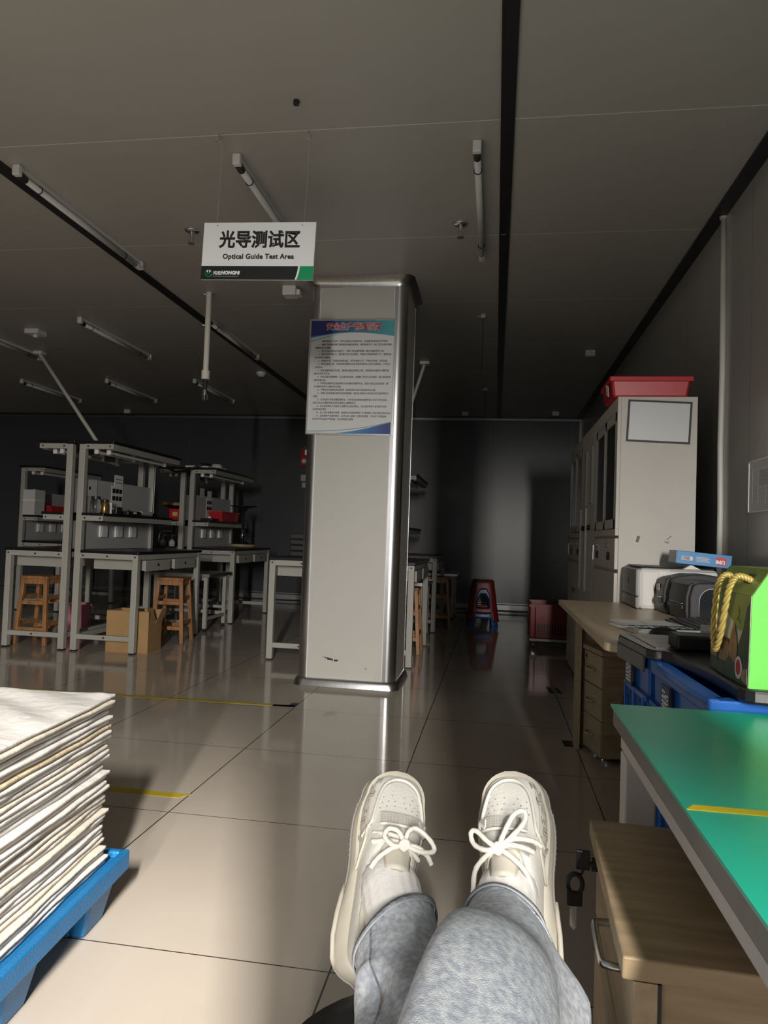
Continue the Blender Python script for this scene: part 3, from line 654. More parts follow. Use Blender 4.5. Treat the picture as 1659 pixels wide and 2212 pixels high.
# ------------------------------------------------------------------ back of the room
t = thing('fire_alarm', 'red alarm box on the dark back wall left of the pillar', 'alarm', (-2.94, YB-.002, 0))
MB().box(-.06,.06,-.05,0,2.1,2.36).build('alarm_box', MT['red_plastic'], t, bevel=.006); MB().lathe([(.04,0),(.03,.02)], n=16).build('button', MT['white_plastic'], t).matrix_local = M4.Translation((0,-.05,2.17)) @ M4.Rotation(R(90),4,'X')
t = thing('wall_intercom', 'small grey box below the red alarm on the back wall', 'wall box', (-2.93, YB-.002, 0)); MB().box(-.05,.05,-.05,0,1.86,1.96).build('box', MT['panel_grey'], t, bevel=.005); MB().box(-.03,.03,-.045,0,1.76,1.84).build('box', MT['panel_grey'], t, bevel=.004)
def plastic_stool(label, loc, m, rz, s=1.0):
    t = thing('plastic_stool', label, 'stool', loc, rz, group='nested plastic stools by the back wall')
    Hh = .5; n = 11
    def half(z): return (.205-.075*(z/Hh)**.9)*s
    # one moulded shell: four side walls with arched openings, curved top
    b = MB(); N = 80; K = 20
    def pt(a, z):
        h = half(z); c, d = math.cos(a), math.sin(a); p = 5.0
        r = h/((abs(c)**p+abs(d)**p)**(1/p)); return V((r*c, r*d, z))
    g = [[b.bm.verts.new(pt(2*math.pi*(i+.5)/N, Hh*j/K*.96)) for i in range(N)] for j in range(K+1)]
    for j in range(K):
        for i in range(N):
            ang = (360*(i+1)/N+45) % 90 - 45     # angle from the middle of a side
            z = Hh*(j+.5)/K*.96
            w0 = 29 if z < .12 else 26*math.sqrt(max(0, 1-max(0, (z-.28)/.115)**2))
            hole = abs(ang) < w0 and (z < .10 or .165 < z < .395)
            if not hole: b.face([g[j][i], g[j][(i+1)%N], g[j+1][(i+1)%N], g[j+1][i]])
    rim = g[K]; top = [b.bm.verts.new(pt(2*math.pi*(i+.5)/N, Hh*.96)*.9 + V((0,0,.5-.9*.48))) for i in range(N)]
    for i in range(N): b.face([rim[i], rim[(i+1)%N], top[(i+1)%N], top[i]])
    b.face(top)
    b.build('shell', m, t, smooth=True, solid=.008).data.set_sharp_from_angle(angle=R(45))
    MB().tube([(half(.02)*.72*x, -half(.02)*1.0*1.0, z) for x, z in [(-.62,.0),(-.6,.12),(-.48,.33),(-.3,.41),(0,.43),(.3,.41),(.48,.33),(.6,.12),(.62,.0)]], .006, 6).build('front_rib', m, t, smooth=True).matrix_local = M4.Translation((0,.05,0)) @ M4.Rotation(R(-8.5),4,'X')
    return t
plastic_stool('blue plastic stool nested underneath the red one by the back wall', (-.135, 9.0, 0), MT['blue_plastic'], 4, .955)
plastic_stool('red plastic stool stacked on the blue one by the back wall', (-.135, 9.0, .062), MT['shaded_red'], 4)
# red basket on a dolly
t = thing('basket_dolly', 'grey wheeled dolly under the red perforated basket', 'dolly', (.56, 7.55, 0))
MB().box(-.2,.22,-.3,.3,.07,.095).build('deck', MT['panel_grey'], t, bevel=.004)
for x in (-.16,.18):
    for y in (-.26,.26): MB().cyl((x-.012,y,.028),(x+.012,y,.028),.028,n=16).build('wheel', MT['dark_plastic'], t); MB().box(x-.015,x+.015,y-.01,y+.01,.03,.07).build('fork', MT['chrome'], t)
t = thing('plastic_basket', 'red perforated plastic basket standing on the grey dolly', 'basket', (.56, 7.55, .096))
b = MB(); hz = .33; x0, x1, y0, y1 = -.19, .20, -.28, .28
for k in range(9):
    z0 = hz*k/9
    if k in (1,2,3):   # pierced rows: bars between slots
        for q in range(14): xx = x0+(x1-x0)*q/14; b.box(xx, xx+.014, y0, y0+.006, z0, z0+hz/9); b.box(xx, xx+.014, y1-.006, y1, z0, z0+hz/9)
        for q in range(18): yy = y0+(y1-y0)*q/18; b.box(x0, x0+.006, yy, yy+.016, z0, z0+hz/9); b.box(x1-.006, x1, yy, yy+.016, z0, z0+hz/9)
    else:
        b.box(x0,x1,y0,y0+.006,z0,z0+hz/9); b.box(x0,x1,y1-.006,y1,z0,z0+hz/9); b.box(x0,x0+.006,y0,y1,z0,z0+hz/9); b.box(x1-.006,x1,y0,y1,z0,z0+hz/9)
b.box(x0,x1,y0,y1,0,.006); b.build('lattice_body', MT['shaded_red'], t)
MB().box(x0-.012,x0+.05,y0-.012,y0+.03,0,hz).build('corner_post', MT['shaded_red'], t, bevel=.012)
b = MB(); b.box(x0-.015,x1+.015,y0-.015,y0+.01,hz-.02,hz+.008); b.box(x0-.015,x1+.015,y1-.01,y1+.015,hz-.02,hz+.008); b.box(x0-.015,x0+.01,y0,y1,hz-.02,hz+.008); b.box(x1-.01,x1+.015,y0,y1,hz-.02,hz+.008); b.build('rim', MT['shaded_red'], t)
MB().box(x0+.02,x1-.02,y0+.02,y1-.02,.01,.2).build('contents', MT['black_plastic'], t)
# ================================================================== right-hand side
ZD = .75; YC = 3.94
# ------------------------------------------------------------------ steel cabinets
def cabinet(label, y0, L, style, grp='grey steel filing cabinets along the right wall'):
    t = thing('filing_cabinet', label, 'cabinet', (.628, y0, 0), group=grp)
    G = MT['cab_grey']; D = .405; Hc = 1.845
    MB().box(.018, D, 0, L, .02, Hc).build('body', G, t, bevel=.003)
    MB().box(.03, D-.02, .02, L-.02, 0, .02).build('plinth', MT['black_plastic'], t)
    f = lambda ya, yb, za, zb, nm, m, x0=0, x1=.018, par=t, bv=.002: MB().box(x0, x1, ya, yb, za, zb).build(nm, m, par, bevel=bv)
    if style == 'glass':
        f(.0, L, 1.775, Hc, 'header', G); f(0, L, 1.10, 1.135, 'rail', G); f(0, .03, 1.135, 1.775, 'stile', G); f(L-.03, L, 1.135, 1.775, 'stile', G)
        for i, (ya, yb) in enumerate(((.03, L/2+.01), (L/2-.01, L-.03))):
            dx = .004*i; b = MB()
            b.box(dx+.002, dx+.012, ya, ya+.055, 1.14, 1.77); b.box(dx+.002, dx+.012, yb-.055, yb, 1.14, 1.77); b.box(dx+.002, dx+.012, ya, yb, 1.14, 1.19); b.box(dx+.002, dx+.012, ya, yb, 1.72, 1.77)
            d = b.build('glass_door', G, t)
            MB().box(dx+.005, dx+.008, ya+.05, yb-.05, 1.185, 1.725).build('pane', MT['dark_glass'], d)
            MB().box(dx-.003, dx+.003, yb-.018, yb-.002, 1.16, 1.75).build('edge_pull', MT['alu_dull'], d)
        for ya, yb in ((.006, L/2-.003), (L/2+.003, L-.006)):
            d = f(ya, yb, .92, 1.085, 'drawer', G); ym = (ya+yb)/2
            MB().box(-.0015, .0015, ym-.055, ym+.055, .965, 1.01).build('recessed_pull', MT['dark_plastic'], d)
            MB().cyl((-.008, ym, 1.045), (.001, ym, 1.045), .011, n=12).build('lock', MT['chrome'], d)
            d = f(ya, yb, .06, .90, 'door', G)
            MB().box(-.0015, .0015, (yb-.09 if ya < .01 else ya+.02), (yb-.02 if ya < .01 else ya+.09), .66, .70).build('recessed_pull', MT['dark_plastic'], d)
        k = MB(); ym = .75*L; k.box(-.028,-.022, ym-.012, ym+.012, 1.0, 1.045); k.bar((-.025,ym,1.0),(-.025,ym,.955),.006,.009); k.cyl((-.03,ym,1.045),(-.004,ym,1.045),.004,n=8)
        k.build('key', MT['chrome'], t)
    else:
        for i, (ya, yb) in enumerate(((.004, L/2-.002), (L/2+.002, L-.004))):
            d = f(ya, yb, .56, 1.80, 'tall_door', G)
            MB().box(-.018, .0, yb-.03, yb-.012, .72, 1.30).build('long_handle', MT['alu_dull'], d, bevel=.003)
            MB().box(-.012, .0, ya+.03, ya+.12, 1.32, 1.7).build('paper_pouch', MT['panel_grey'], d)
            MB().cyl((-.02, (ya+yb)/2, 1.16), (0, (ya+yb)/2, 1.16), .018, n=12).build('lock', MT['black_plastic'], d)
            f(ya, yb, .06, .54, 'low_door', G)
        f(0, L, 1.8, Hc, 'header', G)
    return t
c1 = cabinet('nearest grey steel cabinet, its bare side facing the desk, red tray on top', YC, .88, 'glass')
cabinet('middle grey cabinet with tall narrow doors in the row of three', YC+.885, .62, 'tall')
cabinet('farthest grey cabinet in the row, next to the back wall', YC+1.51, .88, 'glass')
# whiteboard sheet on the cabinet side, plus the dents and screws
t = thing('framed_sheet', 'white sheet in a black frame stuck on the cabinet side', 'framed sheet', (.838, YC-.003, 1.71)); t.rotation_euler = (0, R(2.2), 0)
MB().box(-.155,.155,-.003,0,-.105,.105).build('sheet', mat('sheet_white', (.62,.63,.64), .35), t)
b = MB(); b.box(-.162,-.152,-.005,0,-.112,.112); b.box(.152,.162,-.005,0,-.112,.112); b.box(-.152,.152,-.005,0,-.112,-.102); b.box(-.152,.152,-.005,0,.102,.112); b.build('frame', MT['ink'], t)
t = thing('wall_hook', 'small slot-shaped dark fitting on the cabinet side above the printer', 'fitting', (.745, YC-.001, 1.085)); t.rotation_euler = (0, R(15), 0); MB().box(-.007,.007,-.004,0,-.016,.016).build('slot', MT['dark_plastic'], t, bevel=.003)
t = thing('cabinet_screws', 'two shiny screws with hooks on the cabinet side above the printer', 'screws', (.895, YC-.001, 1.08))
for z in (-.008,.010):
    MB().cyl((0,-.008,z),(0,0,z),.006,n=10).build('screw', MT['chrome'], t); MB().bar((0,-.004,z),(.016*(1 if z>0 else -1),-.004,z+.016*(1 if z>0 else .3)),.003,.003).build('hook', MT['dark_plastic'], t)
# red tray on the cabinet
t = thing('red_tray', 'shallow red plastic tray lying on top of the nearest cabinet', 'tray', (.80, 4.13, 1.847))
b = MB(); r_ = MT['red_plastic']
b.hexa([(-.19,-.15,0),(.19,-.15,0),(.19,.15,0),(-.19,.15,0),(-.205,-.165,.105),(.205,-.165,.105),(.205,.165,.105),(-.205,.165,.105)]); b.build('shell', r_, t, bevel=.012)
b = MB(); b.box(-.215,.215,-.175,-.16,.085,.112); b.box(-.215,.215,.16,.175,.085,.112); b.box(-.215,-.2,-.16,.16,.085,.112); b.box(.2,.215,-.16,.16,.085,.112); b.build('rim', r_, t, bevel=.004)
o = MB().box(-.002,.0,-.035,.035,-.03,.03).build('paper_label', MT['paper'], t); o.location = (-.209,-.06,.055); o.rotation_euler = (R(18), R(-8), 0)

# ------------------------------------------------------------------ conduit and notice on the right wall
t = thing('wall_conduit', 'white cable conduit running down the right wall from the ceiling channel', 'conduit', (0,0,0))
xw = XR-.012
MB().tube([(xw,4.06,2.86),(xw,4.045,2.5),(xw,4.035,2.0),(xw,4.045,1.6),(xw,4.025,1.25),(xw,4.03,.8)], .015, 10).build('conduit', MT['pvc'], t, smooth=True)
MB().cyl((xw,4.06,2.87),(xw,4.06,2.845),.02,n=12).build('collar', MT['pvc'], t)
t = thing('wall_notice', 'clear-framed printed form on the right wall above the gift box', 'notice', (XR-.001, 3.62, 1.345))
MB().box(-.003,0,-.42,0,-.118,.118).build('sheet', MT['paper_grey'], t)
b = MB(); b.box(-.006,0,-.425,0,-.122,-.116); b.box(-.006,0,-.425,0,.116,.122); b.box(-.006,0,-.006,.004,-.122,.122); b.box(-.006,0,-.425,-.418,-.122,.122); b.build('clear_frame', MT['logo_white'], t)
b = MB()
for k in range(9): b.box(-.0036,-.003,-.40,-.03,.085-.021*k,.0862-.021*k)
for y in (-.05,-.12,-.21,-.3): b.box(-.0036,-.003,y-.0008,y+.0008,-.085,.086)
b.box(-.0036,-.003,-.39,-.14,-.0,.07)
for z, h in ((.05,.012),(.015,.008),(-.02,.018),(-.055,.018)): b.box(-.0037,-.003,-.042,-.03,z-h,z)
b.build('printed_table', MT['panel_grey'], t)

# ------------------------------------------------------------------ wooden desk, pedestal
t = thing('wooden_desk', 'pale wooden desk against the right wall holding the printers', 'desk', (0,0,0))
dk = MT['desk_wood']; cr = .05
out = [(.34,3.895),(1.17,3.895),(1.17,2.25)] + [(.34+cr-cr*math.sin(R(a)), 2.25+cr-cr*math.cos(R(a))) for a in range(0, 91, 15)]
MB().prism([(x,y,ZD-.026) for x,y in out], (0,0,.026)).build('desktop', dk, t, bevel=.004)
MB().box(.43,.455,3.80,3.89,0,ZD-.027).build('end_panel', dk, t); MB().box(.456,1.16,3.875,3.893,.0,ZD-.027).build('end_panel', dk, t)
MB().box(1.02,1.04,2.36,3.86,.25,ZD-.027).build('modesty_panel', dk, t)
MB().box(.80,1.16,2.33,2.355,.0,ZD-.027).build('end_panel', dk, t)
t = thing('drawer_pedestal', 'wooden drawer pedestal with three bowed handles under the desk', 'pedestal', (.522, 3.55, 0), 12)
pw_ = MT['ped_wood']
MB().box(.018,.33,.0,.25,.03,.515).build('body', pw_, t, bevel=.002); MB().box(-.008,.335,-.01,.258,.516,.54).build('top_panel', pw_, t, bevel=.003)
for z0, z1 in ((.36,.51),(.205,.355),(.035,.2)):
    d = MB().box(0,.017,.003,.247,z0,z1).build('drawer', MT['ped_front'], t, bevel=.002); zm = z0+(z1-z0)*.5
    MB().tube([(0,.09,zm),(-.02,.1,zm),(-.024,.135,zm),(-.02,.17,zm),(0,.18,zm)], .005, 6).build('handle', MT['alu'], d, smooth=True)
MB().cyl((-.003,.22,.485),(.002,.22,.485),.008,n=12).build('lock', MT['black_plastic'], t)
for x in (.05,.29):
    for y in (.05,.2): MB().lathe([(.022,0),(.025,.012),(.012,.03)], (x,y,0), 14).build('foot', MT['chrome'], t)
# computer tower added to fill the black gap, and looped cable beneath the desk
t = thing('added_computer_tower', 'added black computer tower standing on the floor under the desk', 'computer', (.555, 2.78, 0))
MB().box(0,.18,0,.40,.012,.42).build('case', MT['black_plastic'], t, bevel=.006); MB().box(-.006,0,.01,.39,.02,.41).build('side_cover', MT['dark_plastic'], t, bevel=.002)
for x in (.02,.14):
    for y in (.03,.34): MB().box(x,x+.02,y,y+.03,0,.012).build('foot', MT['black_plastic'], t)
t = thing('power_cable', 'black cable hanging in loops beside the drawer pedestal', 'cable', (.50, 2.62, 0))
lp = [(.05,.0,.62),(.03,0,.56),(-.02,0,.53),(-.055,0,.47),(-.06,0,.42),(-.035,0,.375),(.0,0,.385),(.035,.01,.43),(.045,.01,.5),(.02,.01,.53),(-.01,.01,.50),(-.02,.012,.44),(-.005,.015,.38),(.012,.015,.25),(.02,.015,.12),(.05,.03,.012),(.10,.1,.008)]
def smooth_path(p, n=6):
    p = [V(q) for q in p]; o = []
    for i in range(len(p)-1):
        a, b_, c, d = p[max(0,i-1)], p[i], p[i+1], p[min(len(p)-1,i+2)]
        for k in range(n):
            u = k/n; o.append(.5*((2*b_)+(c-a)*u+(2*a-5*b_+4*c-d)*u*u+(3*b_-a-3*c+d)*u**3))
    return o+[p[-1]]
MB().tube(smooth_path(lp), .0055, 8).build('cable', MT['black_plastic'], t, smooth=True)
MB().box(.03,.09,-.03,.03,.56,.66).build('adapter', MT['black_plastic'], t, bevel=.006); MB().box(.04,.08,-.032,-.03,.60,.65).build('sticker', MT['paper'], t)

# ------------------------------------------------------------------ printers
t = thing('laser_printer', 'white laser printer on the desk against the cabinet side', 'printer', (.665, 3.535, ZD))
wp = mat('printer_white', (.70,.69,.66), .42); gp_ = mat('printer_grey', (.33,.33,.325), .45)
MB().box(.012,.37,0,.37,0,.195).build('housing', wp, t, bevel=.02)
MB().box(0,.03,.006,.37,.06,.19).build('front_cover', gp_, t, bevel=.008); MB().box(0,.03,.006,.37,.004,.057).build('paper_drawer', gp_, t, bevel=.006)
MB().box(.02,.36,.03,.35,.195,.203).build('output_tray', MT['dark_plastic'], t, bevel=.004); MB().box(-.001,.001,.19,.20,.115,.14).build('power_button', MT['black_plastic'], t)
MB().box(.011,.0125,.001,.03,.002,.19).build('corner_strip', wp, t)
MB().box(.10,.14,-.0015,.0005,.155,.183).build('side_button', wp, t, bevel=.001)
o = MB().box(.085,.135,-.001,.0005,.078,.128).build('sticker', mat('sticker_gold', (.62,.45,.12), .4, noise=.9, nscale=45, col2=(.03,.015,.01)), t)
MB().box(.155,.36,-.001,.001,.186,.188).build('side_seam', MT['dark_plastic'], t)
MB().prism([(.21,-.004,.197),(.29,-.004,.197),(.245,-.004,.218)], (0,.03,0)).build('paper_corner', MT['paper'], t)

def label_printer(label, loc, rz, w, d, h, win, hump=0):
    t = thing('label_printer', label, 'label printer', loc, rz, group='black label printers on the desk')
    K = MT['dark_plastic']
    # rounded body: profile in x-z extruded along y (front faces -x)
    pr = [(0,0),(0,h*.62),(.012,h*.93),(.035,h)] + ([(w*.35,h+hump),(w*.6,h+hump*1.2),(w*.85,h+hump*.5)] if hump else [(w*.5,h*1.01)]) + [(w*.97,h*.93),(w,h*.8),(w,0)]
    MB().prism([(x,0,z) for x,z in pr], (0,d,0)).build('housing', K, t, bevel=.006)
    pf = [(-.006,.0),(-.012,h*.25),(-.012,h*.6),(.0,h*.92),(.02,h*.99),(.03,h*.6),(.02,0)]
    MB().prism([(x,.02,z+.002) for x,z in pf], (0,d-.04,0)).build('front_cover', MT['black_plastic'], t, bevel=.004)
    MB().box(-.02,.0,.05,d-.03,h*.28,h*.40).build('label_slot', MT['black_plastic'], t, bevel=.003)
    MB().box(-.016,-.010,.06,d-.04,h*.42,h*.435).build('tear_bar', MT['alu_dull'], t)
    if win:
        n = 8; rr_ = h*.33; a = [(w*.14,0,.012),(w*.97,0,.012),(w*.97,0,h*.86)] + [(w*.14+rr_-rr_*math.sin(R(90*i/n)),0,h*.86-rr_+rr_*math.cos(R(90*i/n))) for i in range(n+1)]
        MB().prism([(x,-.004,z) for x,_,z in a], (0,.006,0)).build('side_window', mat('smoke_window', (.02,.024,.03), .12), t)
        MB().tube([(x,-.004,z) for x,_,z in a], .0018, 5, closed=True).build('window_trim', MT['panel_grey'], t)
    else: MB().box(-.0135,-.0115,d*.55,d*.85,h*.6,h*.78).build('rating_label', MT['paper_grey'], t)
    return t
label_printer('rear black label printer with a curved lid beside the white printer', (.765, 3.352, ZD), 3, .27, .15, .166, False, .014)
label_printer('front black label printer with a rounded smoked side window', (.785, 3.055, ZD), 2, .25, .285, .158, True)
# blue carton lying tilted on the white printer
t = thing('blue_carton', 'blue carton with a red logo lying upside down on the white printer', 'carton', (.855, 3.585, ZD+.2045)); t.rotation_euler = (0, 0, R(-3))
bl = mat('carton_blue', (.02,.22,.55), .4, noise=.08, nscale=12)
o = MB().box(0,.245,0,.20,.0,.062).build('box', bl, t, bevel=.002); 
q = t; q.rotation_euler = (0, R(4.2), R(-3)); q.location.z += .019
MB().box(-.0015,.001,.003,.197,.003,.059).build('shaded_end', MT['panel_grey'], t)  # left end of the carton coloured grey for the shadow on it
MB().box(.175,.222,-.001,.001,.012,.048).build('logo_panel', MT['red_ink'], t)
text('logo', 'UMI', .024, (.2155,-.0015,.0335), (-90,0,180), MT['logo_white'], t, offset=.001, align='LEFT')
text('logo', '悠米优选', .008, (.215,-.0015,.0135+.009), (-90,0,180), MT['logo_white'], t)
MB().box(.022,.072,-.001,.001,.02,.038).build('barcode_label', MT['paper'], t)
b = MB(); x = .025
while x < .06: wd = random.choice((.0008,.0014,.002)); b.box(x, x+wd, -.0014, .001, .022, .036); x += wd+random.choice((.0008,.0014))
b.build('barcode', MT['ink'], t)
b = MB()
for k in range(4): b.box(.088,.150-.01*(k % 2),-.0012,.001,.018+.0065*k,.0215+.0065*k)
b.build('small_print', MT['paper_grey'], t)
MB().box(.02,.24,.02,.19,-.019,-.0005).build('inner_tray', MT['dark_plastic'], t) if False else None

# ------------------------------------------------------------------ keyboard, mouse, papers, monitor
t = thing('keyboard', 'black computer keyboard on the desk in front of the label printer', 'keyboard', (.675, 2.56, ZD+.002), 0)
MB().prism([(0,0,0),(.165,0,0),(.165,0,.024),(0,0,.012)], (0,.43,0)).build('keyboard_body', MT['black_plastic'], t, bevel=.004)
rows = MB()
for i in range(6):
    for j in range(19):
        x0 = .012+.025*i; y0 = .012+.0215*j; z0 = .0125+.012*(x0/.165)
        MBx = rows.hexa([(x0,y0,z0),(x0+.02,y0,z0+.0015),(x0+.02,y0+.0175,z0+.0015),(x0,y0+.0175,z0),(x0+.003,y0+.003,z0+.006),(x0+.017,y0+.003,z0+.007),(x0+.017,y0+.0145,z0+.007),(x0+.003,y0+.0145,z0+.006)])
o = rows.build('keys', MT['dark_plastic'], t); o['kind'] = 'stuff'
t = thing('computer_mouse', 'black computer mouse lying on the magazines on the desk', 'mouse', (.555, 2.475, ZD+.0005), 40)
def mouse_pt(u, v):
    a = math.pi*(u*2-1); r = math.sin(math.pi*.5*v) if v < 1 else 1
    return V((.032*math.cos(a)*(1-.0*v)*math.cos(math.pi/2*(1-v)), .058*math.sin(a)*math.cos(math.pi/2*(1-v)), .036*math.sin(math.pi/2*(1-v))**.8 + .0))
MB().grid(mouse_pt, 28, 8).build('shell', MT['black_plastic'], t, smooth=True)
MB().tube([(0,-.05,.014),(0,-.04,.024),(0,-.02,.033),(0,.0,.0372)], .0015, 5).build('button_seam', MT['dark_plastic'], t)
MB().cyl((-.003,-.026,.033),(.003,-.026,.033),.007,n=14).build('scroll_wheel', MT['panel_grey'], t)
def magazine(label, loc, rz, z0, green=False):
    t = thing('magazine', label, 'magazine', (loc[0], loc[1], ZD+z0), rz, group='stacked magazines on the desk')
    MB().box(-.105,.105,-.145,.145,.0,.006).build('pages', MT['paper'], t, bevel=.001)
    if green:
        MB().box(-.105,.105,-.140,-.035,.006,.0066).build('green_band', mat('cover_green', (.02,.075,.06), .8, spec=.1), t)
        text('lettering', 'HONGMI', .066, (.100,-.062,.0068), (0,0,180), MT['logo_white'], t, offset=.001)
        b = MB()
        for k in range(5): b.box(-.09,.09-.03*(k % 3),-.015+.03*k,-.013+.03*k,.006,.0065)
        b.box(-.03,-.01,.02,.06,.006,.0065); b.build('line_print', MT['panel_grey'], t)
    return t
magazine('lower magazine showing its page edges under the green-banded one', (.563, 2.675), 12, .001)
magazine('middle magazine under the green-banded cover', (.566, 2.68), 9, .0075)
magazine('top magazine with a dark green band and white letters', (.567, 2.682), 11, .014, True)
bpy.data.objects['computer_mouse'].location = (.56, 2.47, ZD+.001)
t = thing('monitor', 'black monitor at the right edge of the photo, only its slanted edge showing', 'monitor', (1.05, 2.40, ZD))
o = MB().box(-.02,.02,-.26,.26,.10,.44).build('screen_housing', MT['black_plastic'], t, bevel=.006); o.rotation_euler = (0, R(12), 0)
o2 = MB().box(-.0215,-.0195,-.245,.245,.115,.425).build('screen', MT['dark_glass'], t); o2.rotation_euler = (0, R(12), 0)
MB().box(.0,.05,-.03,.03,.01,.2).build('stand', MT['black_plastic'], t, bevel=.005); MB().box(-.06,.09,-.11,.11,0,.012).build('stand_base', MT['black_plastic'], t, bevel=.004)

# ------------------------------------------------------------------ blue crates with black lids
ZR = .762
def crate(label, loc, rz, L, W, stickers):
    """open-topped moulded crate; local x to the right from the left face, y away from the near face"""
    t = thing('blue_crate', label, 'crate', loc, rz, group='blue plastic crates beside the desk')
    P = MT['blue_plastic']; h = ZR
    b = MB(); tp = .02
    b.hexa([(tp,tp,0),(W-tp,tp,0),(W-tp,L-tp,0),(tp,L-tp,0),(.006,.006,h-.03),(W-.006,.006,h-.03),(W-.006,L-.006,h-.03),(.006,L-.006,h-.03)]); b.build('shell', P, t, bevel=.006)
    for y0, y1, x0, x1 in ((0,.02,0,W),(L-.02,L,0,W),(.02,L-.02,0,.02),(.02,L-.02,W-.02,W)):
        MB().box(x0-.008,x1+.008,y0-.008,y1+.008,h-.032,h-.0).build('rim', P, t, bevel=.004)
    b = MB(); b.box(-.004,W+.004,-.004,L+.004,h-.12,h-.105); b.box(-.002,W+.002,-.002,L+.002,.42,.44); b.build('moulded_band', P, t, bevel=.003)
    n = max(2, round(L/.11))
    for i in range(n+1):
        y = L*i/n; y = min(max(y,.014), L-.014); MB().prism([(.004,y-.005,h-.11),(-.006,y-.005,h-.11),(.006,y-.005,.05),(.016,y-.005,.05)], (0,.010,0)).build('rib', P, t)
    n = max(2, round(W/.11))
    for i in range(n+1):
        x = min(max(W*i/n,.014), W-.014); MB().prism([(x-.005,.004,h-.11),(x-.005,-.006,h-.11),(x-.005,.006,.05),(x-.005,.016,.05)], (.010,0,0)).build('rib', P, t)
    for y, z, w_, h_ in stickers:
        s = MB().box(-.0075,-.005,y-w_/2,y+w_/2,z-h_/2,z+h_/2).build('sticker', mat('sticker_navy', (.012,.03,.10), .4), t)
        b = MB()
        for k in range(4):
            yy = y-w_/2+.012+(w_-.02)*k/4; zz = z-h_*.38
            while zz < z+h_*.36: ln_ = random.uniform(.006,.013); b.box(-.0079,-.0075,yy,yy+w_*.11,zz,zz+ln_*.6); b.box(-.0079,-.0075,yy+w_*.03,yy+w_*.16,zz,zz+.0025); zz += ln_
        b.build('sticker_print', MT['logo_white'], s)
    return t
crate('far blue crate with a sticker, touching the near corner of the desk', (.402, 1.965, 0), 3, .235, .40, [(.17,.70,.075,.09)])
NC = crate('near blue crate carrying the gift box, behind the green bench', (.418, 1.455, 0), 1.5, .475, .56, [(.31,.66,.075,.13)])
MB().prism([(-.0085,-.006,ZR-.012),(.012,-.006,ZR-.012),(.012,.40,ZR-.012),(-.010,.40,ZR-.012),(-.018,.25,ZR-.012),(-.018,.10,ZR-.012)], (0,0,.0135)).build('handle_lip', MT['blue_plastic'], NC, bevel=.003)
def lid(name, label, pts, z0, z1, inset=None):
    t = thing(name, label, 'lid', (0,0,0), group='black lids on the blue crates')
    MB().prism([(x,y,z0) for x,y in pts], (0,0,z1-z0)).build('lid_slab', MT['black_lid'], t, bevel=.006)
    return t
MT['black_lid'] = mat('black_lid', (.012,.012,.013), .3)
t = lid('crate_lid', 'black lid on the far blue crate with a grey-brown inset', [(.372,2.21),(.362,2.17),(.388,1.915),(.408,1.886),(.80,1.90),(.79,2.240),(.405,2.237)], ZR+.001, ZR+.026)
MB().prism([(.366,2.21,ZR-.036),(.360,2.17,ZR-.036),(.386,1.93,ZR-.036),(.390,1.93,ZR-.036),(.3665,2.17,ZR-.036),(.372,2.208,ZR-.036)], (0,0,.040)).build('lid_skirt', MT['black_lid'], t, bevel=.002)
MB().prism([(.402,2.20,ZR+.0262),(.415,1.93,ZR+.0262),(.60,1.935,ZR+.0262),(.62,2.205,ZR+.0262)], (0,0,.0012)).build('streaked_inset', mat('streaked_inset', (.16,.135,.115), .35, noise=.6, nscale=6, stretch=(2,14,2)), t)  # streaky grey-brown panel on top of the lid
cv = [(.418,1.885)] + [(.428+.036*math.sin(math.pi*k/12*.62), 1.875-.42*k/12) for k in range(1, 12)] + [(.460,1.448),(.468,1.428),(.482,1.418),(.52,1.412),(.97,1.40),(.97,1.88)]
lid('crate_lid', 'black curved lid on the near blue crate, gift box standing on it', cv, ZR+.001, ZR+.028)
tag(MB().box(.458,.66,1.895,1.99,ZR+.0285,ZR+.066).build('flat_case', MT['black_plastic'], bevel=.006), 'flat black case lying across the two black crate lids', 'case')
tag(MB().prism([(.555,2.05,ZR+.0285),(.79,2.05,ZR+.0285),(.79,2.21,ZR+.0285),(.60,2.215,ZR+.0285)], (0,0,.036)).build('paper_carton', MT['paper_grey'], bevel=.002), 'pale flat carton behind the black case on the far crate lid', 'carton')

# ------------------------------------------------------------------ gift box
ZL = ZR+.0285
t = thing('gift_box', 'tall green gift box with gold rope handles standing on the black lid', 'gift box', (.475, 1.432, ZL))
Lb = .236; zg = .172; zt = .222; Wb = .26
olive = mat('box_olive', (.24,.33,.08), .42); lime = mat('box_lime', (.13,.55,.07), .35)
sh = MB(); prof = [(0,0),(0.004,zg),(.036,zt),(Wb-.036,zt),(Wb-.004,zg),(Wb,0)]
sh.prism([(x,0,z) for x,z in prof], (0,Lb,0)); sh.build('box_body', lime, t)
MB().prism([(-.0006,0.0008,.0),(.0034,0.0008,zg),(.0354,0.0008,zt+.0004),(.0354,Lb,zt+.0004),(.0034,Lb,zg),(-.0006,Lb,0)], (.0004,0,0)) if False else None
